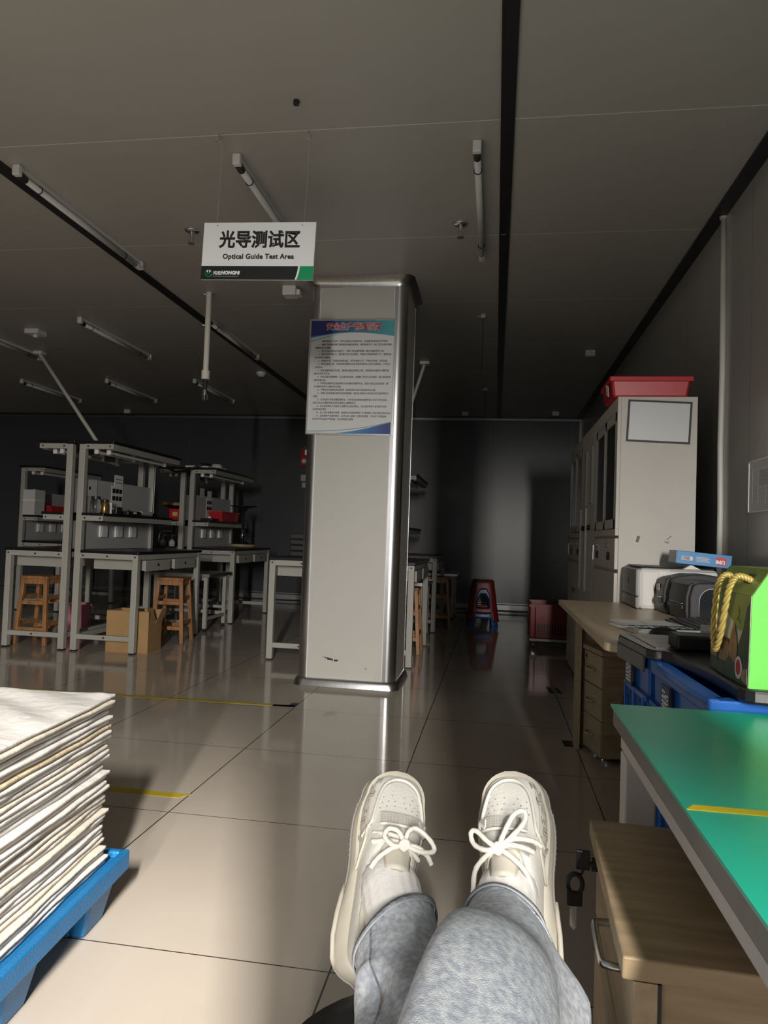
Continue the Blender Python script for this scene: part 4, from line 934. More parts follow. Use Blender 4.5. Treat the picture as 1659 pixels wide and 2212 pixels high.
# printed left side and sloping top as thin card panels
def side_panel(name, poly, m, d=.0008):   # poly in (y,z) on the left face, which leans .004 over zg
    X = lambda z: .004*z/zg
    MB().prism([(X(z)-d,y,z) for y,z in poly], (.0006,0,0)).build(name, m, t)
side_panel('side_print', [(0.002,0),(Lb,0),(Lb,zg),(0.002,zg)], mat('print_cream', (.62,.64,.52), .45))
def slope_panel(name, y0, y1, a, b_, m, d=.001):
    P_ = lambda u, y: (.004+.032*u-d*.84, y, zg+(zt-zg)*u+d*.54)
    MB().prism([P_(a,y0),P_(a,y1),P_(b_,y1),P_(b_,y0)], (.0005,0,-.0003)).build(name, m, t)
slope_panel('slope_print', .002, Lb, 0, 1, olive)
MB().prism([(.036,.002,zt+.0006),(Wb-.036,.002,zt+.0006),(Wb-.036,Lb,zt+.0006),(.036,Lb,zt+.0006)], (0,0,.0006)).build('top_print', olive, t)
side_panel('olive_band', [(0.002,.115),(.06,.10),(.13,.128),(Lb,.12),(Lb,zg),(0.002,zg)], olive, .0014)
side_panel('dark_base', [(.002,0),(Lb,0),(Lb,.03),(.16,.028),(.10,.045),(.06,.075),(.035,.11),(.02,.15),(.002,.16)], mat('print_darkgreen', (.04,.095,.035), .45, noise=.5, nscale=30), .002)
side_panel('wood_print', [(.135,.028),(Lb,.03),(Lb,.078),(.115,.072),(.11,.045)], mat('print_wood', (.30,.20,.10), .45, noise=.35, nscale=20, stretch=(1,1,6)), .0024)
side_panel('wood_edge', [(.115,.070),(Lb,.076),(Lb,.081),(.115,.077)], mat('print_brown', (.07,.04,.02), .5), .0027)
side_panel('dumpling_print', [(.105,.045),(.075,.035),(.062,.06),(.07,.09),(.088,.115),(.105,.085),(.112,.06)], mat('print_tan', (.42,.23,.10), .45, noise=.5, nscale=60), .003)
ell = lambda cy, cz, ry, rz_, n=20: [(cy+ry*math.cos(2*math.pi*i/n), cz+rz_*math.sin(2*math.pi*i/n)) for i in range(n)]
side_panel('badge', ell(.052,.030,.020,.022), MT['paper'], .0034); side_panel('badge_centre', ell(.052,.031,.013,.015), MT['red_ink'], .0038)
side_panel('oval_mark', ell(.185,.038,.008,.014), mat('print_mark', (.06,.035,.02), .5), .003)
side_panel('rice_print', [(.004,.006),(.035,.01),(.03,.03),(.006,.035)], mat('print_straw', (.45,.33,.16), .5, noise=.5, nscale=60), .0034)
b = MB()
for (y, z, a, L_) in ((.205,.13,60,.02),(.212,.115,-30,.018),(.2,.115,75,.024),(.19,.12,20,.014),(.207,.098,50,.016),(.197,.095,-60,.018),(.188,.104,90,.016),(.06,.14,80,.02),(.066,.125,130,.018),(.056,.12,50,.016),(.078,.10,100,.014),(.072,.107,30,.012)):
    dy, dz = math.cos(R(a))*L_/2, math.sin(R(a))*L_/2; X = .004*z/zg-.0032
    b.prism([(X,y-dy,z-dz),(X,y-dz*.12,z+dy*.12),(X,y+dy,z+dz),(X,y+dz*.16,z-dy*.16)], (.0004,0,0))
b.build('brush_strokes', MT['ink'], t)
b = MB(); X = .004*.088/zg-.003
for y0, y1, z0, z1 in ((.205,.217,.080,.0815),(.205,.217,.0985,.1),(.205,.2065,.08,.1),(.2155,.217,.08,.1),(.208,.214,.085,.0865),(.208,.214,.092,.0935),(.2105,.2118,.083,.097)): b.box(X,X+.0004,y0,y1,z0,z1)
b.build('seal_mark', mat('print_seal', (.30,.10,.07), .5), t)
b = MB()
for yc in (.07,.155):
    for i in range(4):
        for j in range(4):
            if random.random() < .72:
                u = .42+.1*i; P_ = lambda u, y: V((.004+.032*u-.0013, y, zg+(zt-zg)*u+.0008)); y = yc-.022+.011*j
                b.prism([P_(u,y),P_(u,y+.008),P_(u+.06,y+.008),P_(u+.06,y)], (.0004,0,-.0002))
b.build('top_lettering', mat('print_dark', (.03,.045,.015), .5), t)
def rope(y0, y1):
    pts = smooth_path([(.013,y0,zg+.012),(.001,y0+.0,zg+.018),(-.012,y0+.004,zg+.004),(-.014,y0+.004,zg-.05),(-.012,y0+.003,zg-.12)] , 5)
    return pts
gold = mat('gold_rope', (.62,.47,.14), .38, metal=.35)
core = smooth_path([(.018,.142,zg+.026),(.002,.146,zg+.034),(-.010,.154,zg+.018),(-.013,.166,zg-.026),(-.012,.180,zg-.085),(-.011,.176,zg-.118),(-.011,.160,zg-.120),(-.012,.132,zg-.086),(-.013,.102,zg-.03),(-.012,.080,zg+.012),(-.004,.064,zg+.034),(.012,.056,zg+.032),(.024,.054,zg+.024)], 7)
hd = None
for k in range(3):
    pts = []; ud = None
    for i, p in enumerate(core):
        d = (core[min(i+1,len(core)-1)]-core[max(i-1,0)]).normalized(); u = d.cross(V((1,.2,.1))).normalized(); w_ = d.cross(u); a = 2*math.pi*(k/3+i/len(core)*11)
        pts.append(p+u*.0034*math.cos(a)+w_*.0034*math.sin(a))
    mb = MB().tube(smooth_path(pts,3), .0036, 7)
    if hd is None: hd = mb.build('rope_handle', gold, t, smooth=True)
    else: mb.build('strand', gold, hd, smooth=True)

# ------------------------------------------------------------------ green bench
t = thing('green_bench', 'workbench with a green mat and a yellow line across it, at the right', 'workbench', (0,0,0))
xe, ye = .224, 1.408
MB().box(xe+.004, 1.15, -.35, ye-.004, .712, .746).build('tabletop', MT['green_edge'], t, bevel=.003)
MB().box(xe, 1.15, -.35, ye, .746, .7505).build('green_mat', MT['green_mat'], t)
MB().prism([(xe+.001,.872,.7506),(xe+.012,.889,.7506),(1.15,.892,.7506),(1.15,.875,.7506)], (0,0,.0006)).build('yellow_line', MT['yellow'], t)
for y in (ye-.06, -.3): 
    for x in (xe+.018, 1.07): MB().box(x, x+.055, y, y+.05, .012, .67).build('leg', MT['table_steel'], t, bevel=.004)
for x in (xe+.018, 1.07): MB().box(x, x+.04, -.3, ye-.01, .672, .711).build('side_rail', MT['table_steel'], t, bevel=.003)
for y in (ye-.055, -.295): MB().box(xe+.06, 1.07, y, y+.04, .672, .711).build('cross_rail', MT['table_steel'], t, bevel=.003)
for y in (ye-.06, -.3):
    for x in (xe+.018, 1.07): MB().box(x+.005, x+.05, y+.005, y+.045, 0, .012).build('foot', MT['black_plastic'], t)
# mobile cabinet beneath it
t = thing('mobile_cabinet', 'oak-coloured drawer cabinet with a key in its lock, under the green bench', 'drawer cabinet', (.155, .835, 0), -2.2)
MB().box(-.004,.46,-.004,.390,.575,.60).build('top_panel', MT['ped_wood'], t, bevel=.0025)
MB().box(.026,.45,.004,.386,.06,.574).build('body', MT['ped_wood'], t, bevel=.002)
MB().box(.008,.034,-.001,.004,.06,.573).build('edge_strip', MT['ped_front'], t); MB().box(.034,.038,-.0015,.004,.06,.573).build('edge_groove', MT['ink'], t)
for z0, z1, zm in ((.455,.569,.535),(.26,.45,.37),(.065,.255,.18)):
    d = MB().box(.008,.025,.006,.384,z0,z1).build('drawer', MT['ped_front'], t, bevel=.003); yh0, yh1 = .09, .195
    MB().tube(smooth_path([(.008,yh0,zm),(-.009,yh0+.003,zm),(-.014,yh0+.014,zm),(-.014,yh1-.014,zm),(-.009,yh1-.003,zm),(.008,yh1,zm)],5), .005, 8).build('handle', MT['alu'], d, smooth=True)
kx, ky, kz = 0, .345, .547
MB().cyl((-.004,ky,kz), (.009,ky,kz), .0105, n=16).build('lock', MT['black_plastic'], t)
for x in (.05,.4):
    for y in (.05,.34): MB().cyl((x-.012,y,.03),(x+.012,y,.03),.03,n=18).build('castor', MT['black_plastic'], t)
b = MB(); b.cyl((-.002,ky,kz),(-.012,ky,kz),.0035,n=8); b.box(-.028,-.006,ky-.003,ky+.003,kz-.010,kz+.020)
k1 = b.build('key', MT['black_plastic'], t, bevel=.004)
MB().box(-.021,-.0105,ky-.0036,ky-.002,kz-.002,kz+.013).build('key_window', MT['dark_plastic'], k1)
MB().tube([(-.016,ky,kz-.009),(-.018,ky,kz-.016),(-.024,ky,kz-.022)], .002, 6).build('key_ring', MT['black_plastic'], k1)
MB().tube([(-.0285+.0115*math.cos(R(a)), ky, kz-.034+.016*math.sin(R(a))) for a in range(0,360,20)], .0042, 6, closed=True).build('key_grip', MT['black_plastic'], k1)
MB().box(-.041,-.016,ky-.003,ky+.003,kz-.068,kz-.044).build('key_grip', MT['black_plastic'], k1, bevel=.003)
MB().prism([(-.035,ky-.001,kz-.068),(-.025,ky-.001,kz-.068),(-.025,ky-.001,kz-.100),(-.029,ky-.001,kz-.105),(-.035,ky-.001,kz-.098)], (0,.002,0)).build('key_blade', MT['chrome'], k1)
# ================================================================== stacked panels on the blue pallet
pal = thing('plastic_pallet', 'blue plastic pallet on the floor carrying the tall stack of white panels', 'pallet', (-.975, 1.865, 0), 4.3)
PB = MT['pallet_blue']     # local x runs to the left (negative), y towards the camera (negative)
b = MB(); b.hexa([(-1.0,-.9,.118),(0,-.9,.118),(0,0,.118),(-1.0,0,.118),(-1.0,-.9,.150),(.0,-.9,.150),(.0,.0,.150),(-1.0,.0,.150)]); b.build('deck', PB, pal, bevel=.006)
b = MB(); b.box(-.016,.006,-.9,.006,.114,.165); b.build('rim', PB, pal, bevel=.005); b = MB(); b.box(-1.0,-.016,-.016,.006,.114,.165); b.build('rim', PB, pal, bevel=.005)
for x0 in (-.152,-.55,-.95):
    for y0, y1 in ((-.165,-.03),(-.52,-.39),(-.88,-.75)):
        b = MB(); x1 = x0+.14
        b.hexa([(x0+.02,y0+.018,0),(x1-.03,y0+.018,0),(x1-.03,y1-.012,0),(x0+.02,y1-.012,0),(x0,y0,.118),(x1,y0,.118),(x1,y1,.118),(x0,y1,.118)]); b.build('block', PB, pal, bevel=.008)
        MB().box(x0+.06,x0+.08,y0-.004,y0+.004,.015,.118).build('rib', PB, pal)
cloth = mat('white_felt', (.67,.645,.62), .85, noise=.10, nscale=7, bump=.35, bscale=26)
cream = mat('cream_felt', (.66,.60,.51), .85, noise=.12, nscale=9, bump=.35, bscale=30)
stain = mat('stained_felt', (.66,.55,.38), .85, noise=.3, nscale=14, bump=.4, bscale=40)
NP = 34; z = .1535; th = (.602-.1515)/NP
rnd = random.Random(5)
def panel_sheet(i, z0, th, m, label, group):
    dx, dy = rnd.uniform(-.012,.008), rnd.uniform(-.012,.008); hang = rnd.uniform(.3,1.0); ph = rnd.uniform(0,6); amp = rnd.uniform(.00005,.0002)
    W, L = .92, .80; n, k = 30, 22
    if i > NP-6: dx += .008
    def top(x, y):     # puffed felt: thins and rounds over at the edges
        ex = min(x, .035)/.035; ey = min(y, .035)/.035; e = (1-(1-ex)**2)*(1-(1-ey)**2)
        return e
    def f(u, v, s):
        x = (u**1.6)*W; y = (v**1.6)*L
        e = top(x, y); wob = amp*math.sin(9*x+ph)*math.sin(11*y+ph*1.7)
        edge = .0022*math.sin(14*y+ph*2)+.0012*math.sin(37*y+ph); edge2 = .003*math.sin(11*x+ph)
        zz = th*.5+(s*th*.487*max(.62,e))+wob-(.0016*hang*(1-e))
        if i == NP-1 and s > 0: zz += (.0045*math.sin(46*(y*.85+x*.45)+1.5*math.sin(7*x))+.002*math.sin(83*(y*.7+x*.5)))*e
        return V((-x+dx+edge*(1-min(x,.1)/.1), -y+dy+edge2*(1-min(y,.1)/.1), z0+zz))
    b = MB(); g0 = [[b.bm.verts.new(f(i_/n, j/k, -1)) for j in range(k+1)] for i_ in range(n+1)]; g1 = [[b.bm.verts.new(f(i_/n, j/k, 1)) for j in range(k+1)] for i_ in range(n+1)]
    for a in range(n):
        for c in range(k): b.face([g0[a][c],g0[a][c+1],g0[a+1][c+1],g0[a+1][c]]); b.face([g1[a][c],g1[a+1][c],g1[a+1][c+1],g1[a][c+1]])
    for a in range(n): b.face([g0[a][0],g0[a+1][0],g1[a+1][0],g1[a][0]]); b.face([g0[a][k],g1[a][k],g1[a+1][k],g0[a+1][k]])
    for c in range(k): b.face([g0[0][c],g1[0][c],g1[0][c+1],g0[0][c+1]]); b.face([g0[n][c],g0[n][c+1],g1[n][c+1],g1[n][c]])
    o = b.build('felt_panel', m, smooth=True); o.location = (-1.008, 1.805, 0); o.rotation_euler = (0,0,R(4.3+rnd.uniform(-.35,.35)))
    return tag(o, label, 'felt panel', group)
ORD = 'first second third fourth fifth sixth seventh eighth ninth tenth eleventh twelfth thirteenth fourteenth fifteenth sixteenth seventeenth'.split()
for i in range(NP):
    special = {0: 'bottom white felt panel of the stack, lying directly on the blue pallet', NP-1: 'topmost white felt panel of the stack, its upper face creased',
               NP-7: 'brown-edged panel near the top of the white stack', 14: 'yellow-stained panel edge in the middle of the white stack'}
    m = stain if i in (NP-7, 14) else (cream if rnd.random() < .28 else cloth)
    k_ = min(i, NP-1-i); side_ = 'top' if i > NP/2 else 'bottom'
    panel_sheet(i, z, th, m, special.get(i, '%s felt panel, %s from the %s of the tall stack on the pallet' % ('cream' if m is cream else 'white', ORD[k_], side_)), 'white felt panels stacked on the blue pallet')
    z += th

# ================================================================== footstool
t = thing('footstool', 'black round padded stool carrying the propped-up feet', 'stool', (-.056, .865, 0))
MB().lathe([(.02,.335),(.17,.34),(.198,.355),(.203,.38),(.195,.402),(.16,.41),(.02,.411)], n=40).build('seat_cushion', mat('black_vinyl', (.010,.010,.012), .38), t, smooth=True)
MB().cyl((0,0,.06),(0,0,.336),.025,n=16).build('column', MT['chrome'], t)
for a in range(5):
    d = V((math.cos(R(72*a+20)), math.sin(R(72*a+20)), 0)); b = MB(); b.bar(d*.02+V((0,0,.07)), d*.2+V((0,0,.055)), .035, .022); b.build('base_arm', MT['black_plastic'], t, bevel=.004)
    p = d*.2; s_ = d.cross(V((0,0,1)))*.012; MB().cyl(p-s_+V((0,0,.025)), p+s_+V((0,0,.025)), .025, n=14).build('castor', MT['black_plastic'], t)

# ================================================================== the seated person: legs, jeans, socks and sneakers
per = thing('person', 'seated person seen from the lap down, in grey jeans and white sneakers, feet up', 'person', (0,0,0))
skin = mat('skin', (.55,.36,.26), .5)
def lerp(a, b_, u): return a+(b_-a)*u
# body: one skinned surface from the pelvis to both ankles, inside the clothes
me = bpy.data.meshes.new('body'); bd = bpy.data.objects.new('body', me); COL.objects.link(bd)
vs = [(-.02,.0,.52),(.03,.05,.53),(.02,.40,.565),(.0,.70,.595),(.02,.86,.575),(.027,.93,.553),(-.085,.05,.52),(-.07,.40,.50),(-.055,.74,.49),(-.09,.86,.50),(-.112,.945,.518)]
me.from_pydata(vs, [(0,1),(1,2),(2,3),(3,4),(4,5),(0,6),(6,7),(7,8),(8,9),(9,10)], [])
sk_ = bd.modifiers.new('skin', 'SKIN')
for i, r in enumerate((.09,.07,.062,.05,.045,.033,.07,.062,.05,.045,.033)): me.skin_vertices[0].data[i].radius = (r, r)
me.skin_vertices[0].data[0].use_root = True
md = bd.modifiers.new('sub', 'SUBSURF'); md.levels = 1; md.render_levels = 1; me.materials.append(skin); bd.parent = per

denim = mat('washed_denim', (.70,.73,.78), .85, noise=.5, nscale=130, col2=(.40,.44,.52), bump=.2, bscale=600)
denim_d = mat('denim_seam', (.36,.385,.43), .9, noise=.4, nscale=60, bump=.4, bscale=200)
stitch = mat('grey_stitching', (.42,.44,.48), .8)
NA = 56
def leg(rings, fold):
    """rings: (centre, (half width, half height), direction); angle 0 = to the right, 90 = up"""
    out = []
    P_ = [V(r[0]) for r in rings]
    for i, q_ in enumerate(rings):
        c, (a, h), lobe = q_[:3]; tilt = q_[3] if len(q_) > 3 else 0
        d = (P_[min(i+1,len(P_)-1)]-P_[max(i-1,0)]).normalized(); s_ = d.cross(V((0,0,1))).normalized(); u = s_.cross(d).normalized(); ring = []
        for k in range(NA):
            an = 2*math.pi*k/NA; r = 1+fold(i, an); x = a*math.cos(an)*r; y = h*math.sin(an)*r
            for (ang, wid, amt) in lobe:
                da = math.atan2(math.sin(an-R(ang)), math.cos(an-R(ang))); g = math.exp(-(da/wid)**2)*amt; x += math.cos(R(ang))*g; y += math.sin(R(ang))*g
            ring.append(V(c)+s_*x+u*y+d*tilt*x/a)
        out.append(ring)
    return out
def densify(rings, n=4):
    o = []
    for i in range(len(rings)-1):
        q = [rings[max(0,i-1)], rings[i], rings[i+1], rings[min(len(rings)-1,i+2)]]
        for k in range(n):
            t_ = k/n; cm = lambda a,b_,c,d: .5*(2*b_+(c-a)*t_+(2*a-5*b_+4*c-d)*t_*t_+(3*b_-a-3*c+d)*t_**3)
            o.append([V([cm(*(q[m][j][x] for m in range(4))) for x in range(3)]) for j in range(NA)])
    return o+[rings[-1]]
fr = lambda i, an: .012*math.sin(3*an+i*.9)+.012*math.sin(5*an-i*1.3)
LB = ()
ridge = [(112,.30,.014),(158,.45,-.022)]
rightR = [((.0,.02,.53),(.105,.105),LB), ((-.012,.25,.555),(.10,.10),LB), ((-.018,.45,.572),(.092,.092),ridge), ((-.016,.58,.586),(.086,.090),ridge), ((-.008,.67,.594),(.080,.088),ridge),
          ((.000,.735,.592),(.076,.082),[(112,.3,.006),(158,.45,-.010)]), ((.008,.78,.580),(.070,.066),[(-45,.5,.030)]), ((.016,.83,.566),(.064,.058),[(-34,.45,.052)]), ((.022,.885,.562),(.057,.052),[(-26,.42,.058)]),
          ((.024,.915,.558),(.054,.049),[(-24,.40,.035)]), ((.026,.933,.556),(.052,.048),[(-20,.6,.010)],-.022), ((.027,.950,.555),(.052,.048),LB,-.026)]
leftR = [((-.10,.02,.53),(.10,.10),LB), ((-.088,.25,.515),(.092,.09),LB), ((-.072,.45,.497),(.082,.08),LB), ((-.060,.60,.487),(.074,.074),LB), ((-.056,.70,.487),(.074,.076),[(150,.35,.012)]),
         ((-.060,.77,.488),(.074,.070),[(120,.3,-.012),(160,.3,.010)]), ((-.074,.84,.492),(.070,.062),[(135,.25,-.012),(100,.3,.008)]), ((-.092,.88,.503),(.063,.058),[(150,.3,.008)]), ((-.103,.905,.513),(.058,.053),LB,.02), ((-.111,.940,.521),(.055,.050),LB,.034), ((-.115,.958,.525),(.055,.050),LB,.038)]
b = MB(); b.loft(densify(leg(rightR, fr), 5), caps=False); b.loft(densify(leg(leftR, fr), 5), caps=False)
jeans = b.build('jeans', denim, per, smooth=True, solid=.0025); 
def hem(rings):
    L = leg(rings, fr); a = L[-2]; c = L[-1]; cen = sum(c, V())/NA; P_ = []
    for k in range(2):
        src = [lerp(c[j], a[j], .02+.55*k) for j in range(NA)]; P_.append([cen+(p-cen)*1.035 if k == 0 else p+(p-cen).normalized()*.0022 for p in src])
    return P_
for nm, rr_ in (('hem', rightR), ('hem', leftR)):
    P_ = hem(rr_); o = MB().loft(P_, caps=False).build('hem', denim_d, jeans, smooth=True, solid=-.002)
    mb = MB(); c_ = sum(P_[1], V())/NA; mb.tube([p+(p-c_).normalized()*.0012 for p in P_[1]], .0011, 4, closed=True); mb.build('stitching', stitch, jeans)
# side seam of the left leg
LL = densify(leg(leftR, fr), 5); RRg = densify(leg(rightR, fr), 5)
def seam(LL, ka, kb, i0, i1): 
    pts = []
    for i in range(i0, i1):
        ring = LL[i]; c_ = sum(ring, V())/NA; k = lerp(ka, kb, (i-i0)/(i1-i0)); k0 = int(k) % NA; p = ring[k0].lerp(ring[(k0+1) % NA], k-int(k)); pts.append(p+(p-c_).normalized()*.0012)
    return pts
MB().tube(seam(LL, 22, 20, 14, 50), .0014, 5).build('side_seam', denim_d, jeans); MB().tube(seam(RRg, 51.5, 51.5, 26, 52), .0018, 5).build('side_seam', denim_d, jeans)

# ------------------------------------------------------------------ sneakers
sh_w = mat('sneaker_leather', (.63,.615,.58), .5, bump=.12, bscale=220); sh_c = mat('sneaker_cream', (.60,.565,.49), .55, noise=.08, nscale=20)
sh_g = mat('sneaker_grey_strap', (.52,.50,.46), .6, noise=.12, nscale=160); sh_s = mat('sneaker_sole', (.52,.485,.41), .5, noise=.15, nscale=14); sh_d = mat('sneaker_shadow_grey', (.30,.285,.28), .6)  # dark grey serves stitching, printed letters, perforations and sole grooves
sock_m = mat('white_sock', (.70,.68,.67), .9, bump=.12, bscale=150); lace_m = mat('rope_lace', (.66,.635,.58), .75); lin = mat('sneaker_lining', (.5,.48,.46), .8)
ST = [0,.008,.03,.06,.09,.12,.15,.165,.18,.20,.22,.24,.26,.275,.285,.291]
XE = [(.020,.020),(.030,.032),(.036,.041),(.036,.043),(.034,.043),(.034,.044),(.037,.046),(.039,.048),(.042,.050),(.045,.052),(.046,.0525),(.044,.050),(.038,.043),(.029,.032),(.018,.019),(.006,.006)]
HT = [.080,.086,.082,.072,.070,.080,.100,.101,.096,.087,.079,.072,.064,.056,.048,.038]
AO = [.012,.020,.028,.031,.031,.027,.018,.006,0,0,0,0,0,0,0,0]
def ip(tab, y, k=None):
    for i in range(len(ST)-1):
        if y <= ST[i+1] or i == len(ST)-2:
            u = (y-ST[i])/(ST[i+1]-ST[i]); u = min(max(u,0),1); u2 = u*u*(3-2*u) if False else u
            a, c = tab[i], tab[i+1]; return lerp(a if k is None else a[k], c if k is None else c[k], u2)
def ipx(y, k):
    if y > .25: return ip(XE, .25, k)*math.sqrt(max(0, 1-((y-.25)/.0412)**2))
    if y < .03: return ip(XE, .03, k)*math.sqrt(max(0, 1-((.03-y)/.0302)**2))
    return ip(XE, y, k)
def toe_spring(y): return .016*max(0,(y-.19)/.10)**1.8
def sneaker(side, H, T, roll, label_):
    """side +1: right foot (lateral +x), -1: left foot"""
    S = side
    u = (V(T)-V(H)).normalized(); cd = (V((0,0,1.05))-(V(T)+V(H))/2); nrm = (cd-u*cd.dot(u)).normalized(); nrm = M4.Rotation(R(roll),3,u) @ nrm; xx = u.cross(nrm).normalized()
    root = bpy.data.objects.new('sneaker', None); COL.objects.link(root); root.parent = per; root['label'] = label_
    mm = M4((xx,u,nrm)).transposed().to_4x4(); mm.translation = V(H); root.matrix_local = mm
    def surf(y, s):     # s -1 medial bottom .. 0 top .. +1 lateral bottom
        lat = s >= 0; xe = ipx(y, 1 if lat else 0); a = (1-abs(s))*math.pi/2; ao = ip(AO, y); h = ip(HT, y); z0 = .030+toe_spring(y)
        x = ao+(xe-ao)*(max(0,math.cos(a))**.78); z = z0+(h-z0+toe_spring(y)*.3)*(max(0,math.sin(a))**.80)
        return V((S*(x if lat else -x), y, z))
    def nor(y, s):
        e = 1e-3; a = surf(min(y+e,.29), s)-surf(y-e, s); c = surf(y, min(s+.02,1))-surf(y, max(s-.02,-1)); n_ = a.cross(c).normalized(); c_ = V((0,y,.04)); 
        return n_ if n_.dot(surf(y,s)-c_) > 0 else -n_
    def on_(y, s, d=.002): return surf(y, s)+nor(y, s)*d
    # upper: two walls meeting over the toe, open at the ankle
    ys = []
    for a, c in zip(ST, ST[1:]): ys += [a, (a+c)/2]
    ys += [.2885, .2902, .291]; n = 10; b = MB()
    for lat in (1, -1):
        g = [[b.bm.verts.new(surf(y, lat*(1-k/n)*.9999+lat*1e-6)) for k in range(n+1)] for y in ys]
        for i in range(len(ys)-1):
            for k in range(n): b.face([g[i][k],g[i+1][k],g[i+1][k+1],g[i][k+1]])
        if lat == 1: gl = g
        else:
            for i in (0, len(ys)-1):
                for k in range(n): b.face([gl[i][k],gl[i][k+1],g[i][k+1],g[i][k]])
    bmesh.ops.remove_doubles(b.bm, verts=b.bm.verts, dist=.0004)
    b.build('upper', sh_w, root, smooth=True, solid=.004, sub=1, out=(0,.15,.03))
    # padded collar round the ankle opening
    rim = [surf(y, 1e-6) for y in ys if y <= .166] ; rim2 = [surf(y, -1e-6) for y in ys if y <= .166][::-1]
    MB().tube(rim+rim2, .0055, 8, closed=True).build('collar', sh_c, root, smooth=True)
    # sole: flared slab with rounded side
    N = 28; out = []
    for k in range(N+1): y = .291*(k/N); out.append((y, 1))
    def contour(ex, z, zf):
        pts = []
        for k in range(N+1):
            y = .291*(.5-.5*math.cos(math.pi*k/N)); xe = ipx(y, 1); fl = ex+(.010*math.exp(-((y-.05)/.06)**2))*(1 if ex > .004 else .4)
            yy = -ex*.9 if k == 0 else (y+ex*.8 if k == N else y+(ex*.6 if y > .25 else (-ex*.5 if y < .02 else 0)))
            pts.append(V((S*(xe+fl), yy, z+toe_spring(y)*zf)))
        for k in range(N, -1, -1):
            y = .291*(.5-.5*math.cos(math.pi*k/N)); xe = ipx(y, 0); fl = ex+(.004*math.exp(-((y-.05)/.06)**2))
            yy = -ex*.9 if k == 0 else (y+ex*.8 if k == N else y+(ex*.6 if y > .25 else (-ex*.5 if y < .02 else 0)))
            pts.append(V((-S*(xe+fl), yy, z+toe_spring(y)*zf)))
        return pts
    o = MB().loft([contour(.000,.0,.9),contour(.005,.003,.9),contour(.0085,.010,1),contour(.0075,.024,1),contour(.004,.034,1),contour(-.004,.036,1)]).build('midsole', sh_s, root, smooth=True); o.data.set_sharp_from_angle(angle=R(50))
    mb = MB(); mb.tube([p*1 for p in contour(.0088,.012,1)], .0016, 5, closed=True); mb.build('sole_groove', sh_d, root)
    mb = MB(); mb.tube([V((S*(ipx(y,1)+.011+.010*math.exp(-((y-.05)/.06)**2)), y, z)) for y, z in ((.012,.012),(.02,.022),(.045,.029),(.075,.026),(.10,.014),(.12,.010))], .0035, 6); mb.build('sole_heel_fin', sh_c, root, smooth=True)
    mb = MB()
    for k in range(16):
        y = .165+.0075*k; xe = ipx(y, 1)+.0085; mb.box(*sorted((S*(xe-.002),S*(xe+.0018))), y, y+.003, toe_spring(y)+.001, toe_spring(y)+.009)
    mb.build('tread_edge', sh_d, root)
    # toe-cap overlay ridge
    ridge_ = [(.176,.80),(.185,.62),(.195,.50),(.215,.44),(.24,.40),(.26,.33),(.272,.16),(.275,-.02),(.270,-.22),(.258,-.40),(.235,-.50),(.21,-.60),(.195,-.72)]
    rp = smooth_path([on_(y, s, .0012) for y, s in ridge_], 5)
    MB().tube(rp, .0026, 6).build('toe_overlay_edge', sh_w, root, smooth=True)
    MB().tube([p+V((0,-.0045,.0006)) for p in rp[8:-8]], .0009, 4).build('toe_stitching', sh_d, root)
    # perforations
    mb = MB()
    for r_, (y0, m_) in enumerate(((.222,7),(.213,6),(.232,5))):
        for k in range(m_):
            s = -.38+.68*k/(m_-1)+.04*(r_ % 2); y = y0+.010*(1-((s+.03)/.45)**2); p = on_(y, s, .0004); q = nor(y, s); mb.cyl(p, p+q*.0006, .0011, n=6)
    o = mb.build('perforation', sh_d, root); o['kind'] = 'stuff'
    # lateral overlay with printed letters
    def patch(name, m, y0, y1, s0, s1, d, nu=14, nv=10, th=.0016, tilt=0, par=root):
        g0 = MB(); vv = [[(lerp(y0,y1,i/nu)+tilt*(j/nv-.5), lerp(s0,s1,j/nv)) for j in range(nv+1)] for i in range(nu+1)]
        A = [[g0.bm.verts.new(on_(y,s,d)) for y,s in row] for row in vv]; B_ = [[g0.bm.verts.new(on_(y,s,d-th)) for y,s in row] for row in vv]
        for i in range(nu):
            for j in range(nv): g0.face([A[i][j],A[i+1][j],A[i+1][j+1],A[i][j+1]]); g0.face([B_[i][j],B_[i][j+1],B_[i+1][j+1],B_[i+1][j]])
        for i in range(nu): g0.face([A[i][0],B_[i][0],B_[i+1][0],A[i+1][0]]); g0.face([A[i][nv],A[i+1][nv],B_[i+1][nv],B_[i][nv]])
        for j in range(nv): g0.face([A[0][j],A[0][j+1],B_[0][j+1],B_[0][j]]); g0.face([A[nu][j],B_[nu][j],B_[nu][j+1],A[nu][j+1]])
        return g0.build(name, m, par, smooth=False)
    lat_p = patch('lateral_overlay', sh_c, .168, .262, .60, .90, .0014, th=.001)
    mb = MB()
    def stroke(y, s, pts, sc=1.0, w=.0011):
        for (a, c), (d_, e) in zip(pts, pts[1:]):
            P0 = on_(y+a*.010*sc, s+c*.16*sc, .0019); P1 = on_(y+d_*.010*sc, s+e*.16*sc, .0019); mb.bar(P0, P1, w, .0006, up=nor(y, s))
    Nn = [(0,0),(1,0),(0,1),(1,1)]; Ee = [(1,1),(1,0),(.5,0),(.5,.8),(.5,0),(0,0),(0,1)]; Ww = [(1,0),(0,.25),(.7,.5),(0,.75),(1,1)]
    for y, s, g_ in ((.180,.64,Nn),(.195,.70,Ee),(.210,.62,Ww),(.225,.68,Nn),(.238,.58,Ee),(.250,.64,Ww),(.262,.50,Nn),(.174,.80,Ww),(.192,.86,Nn)): stroke(y, s, g_)
    mb.build('printed_letters', sh_d, lat_p)
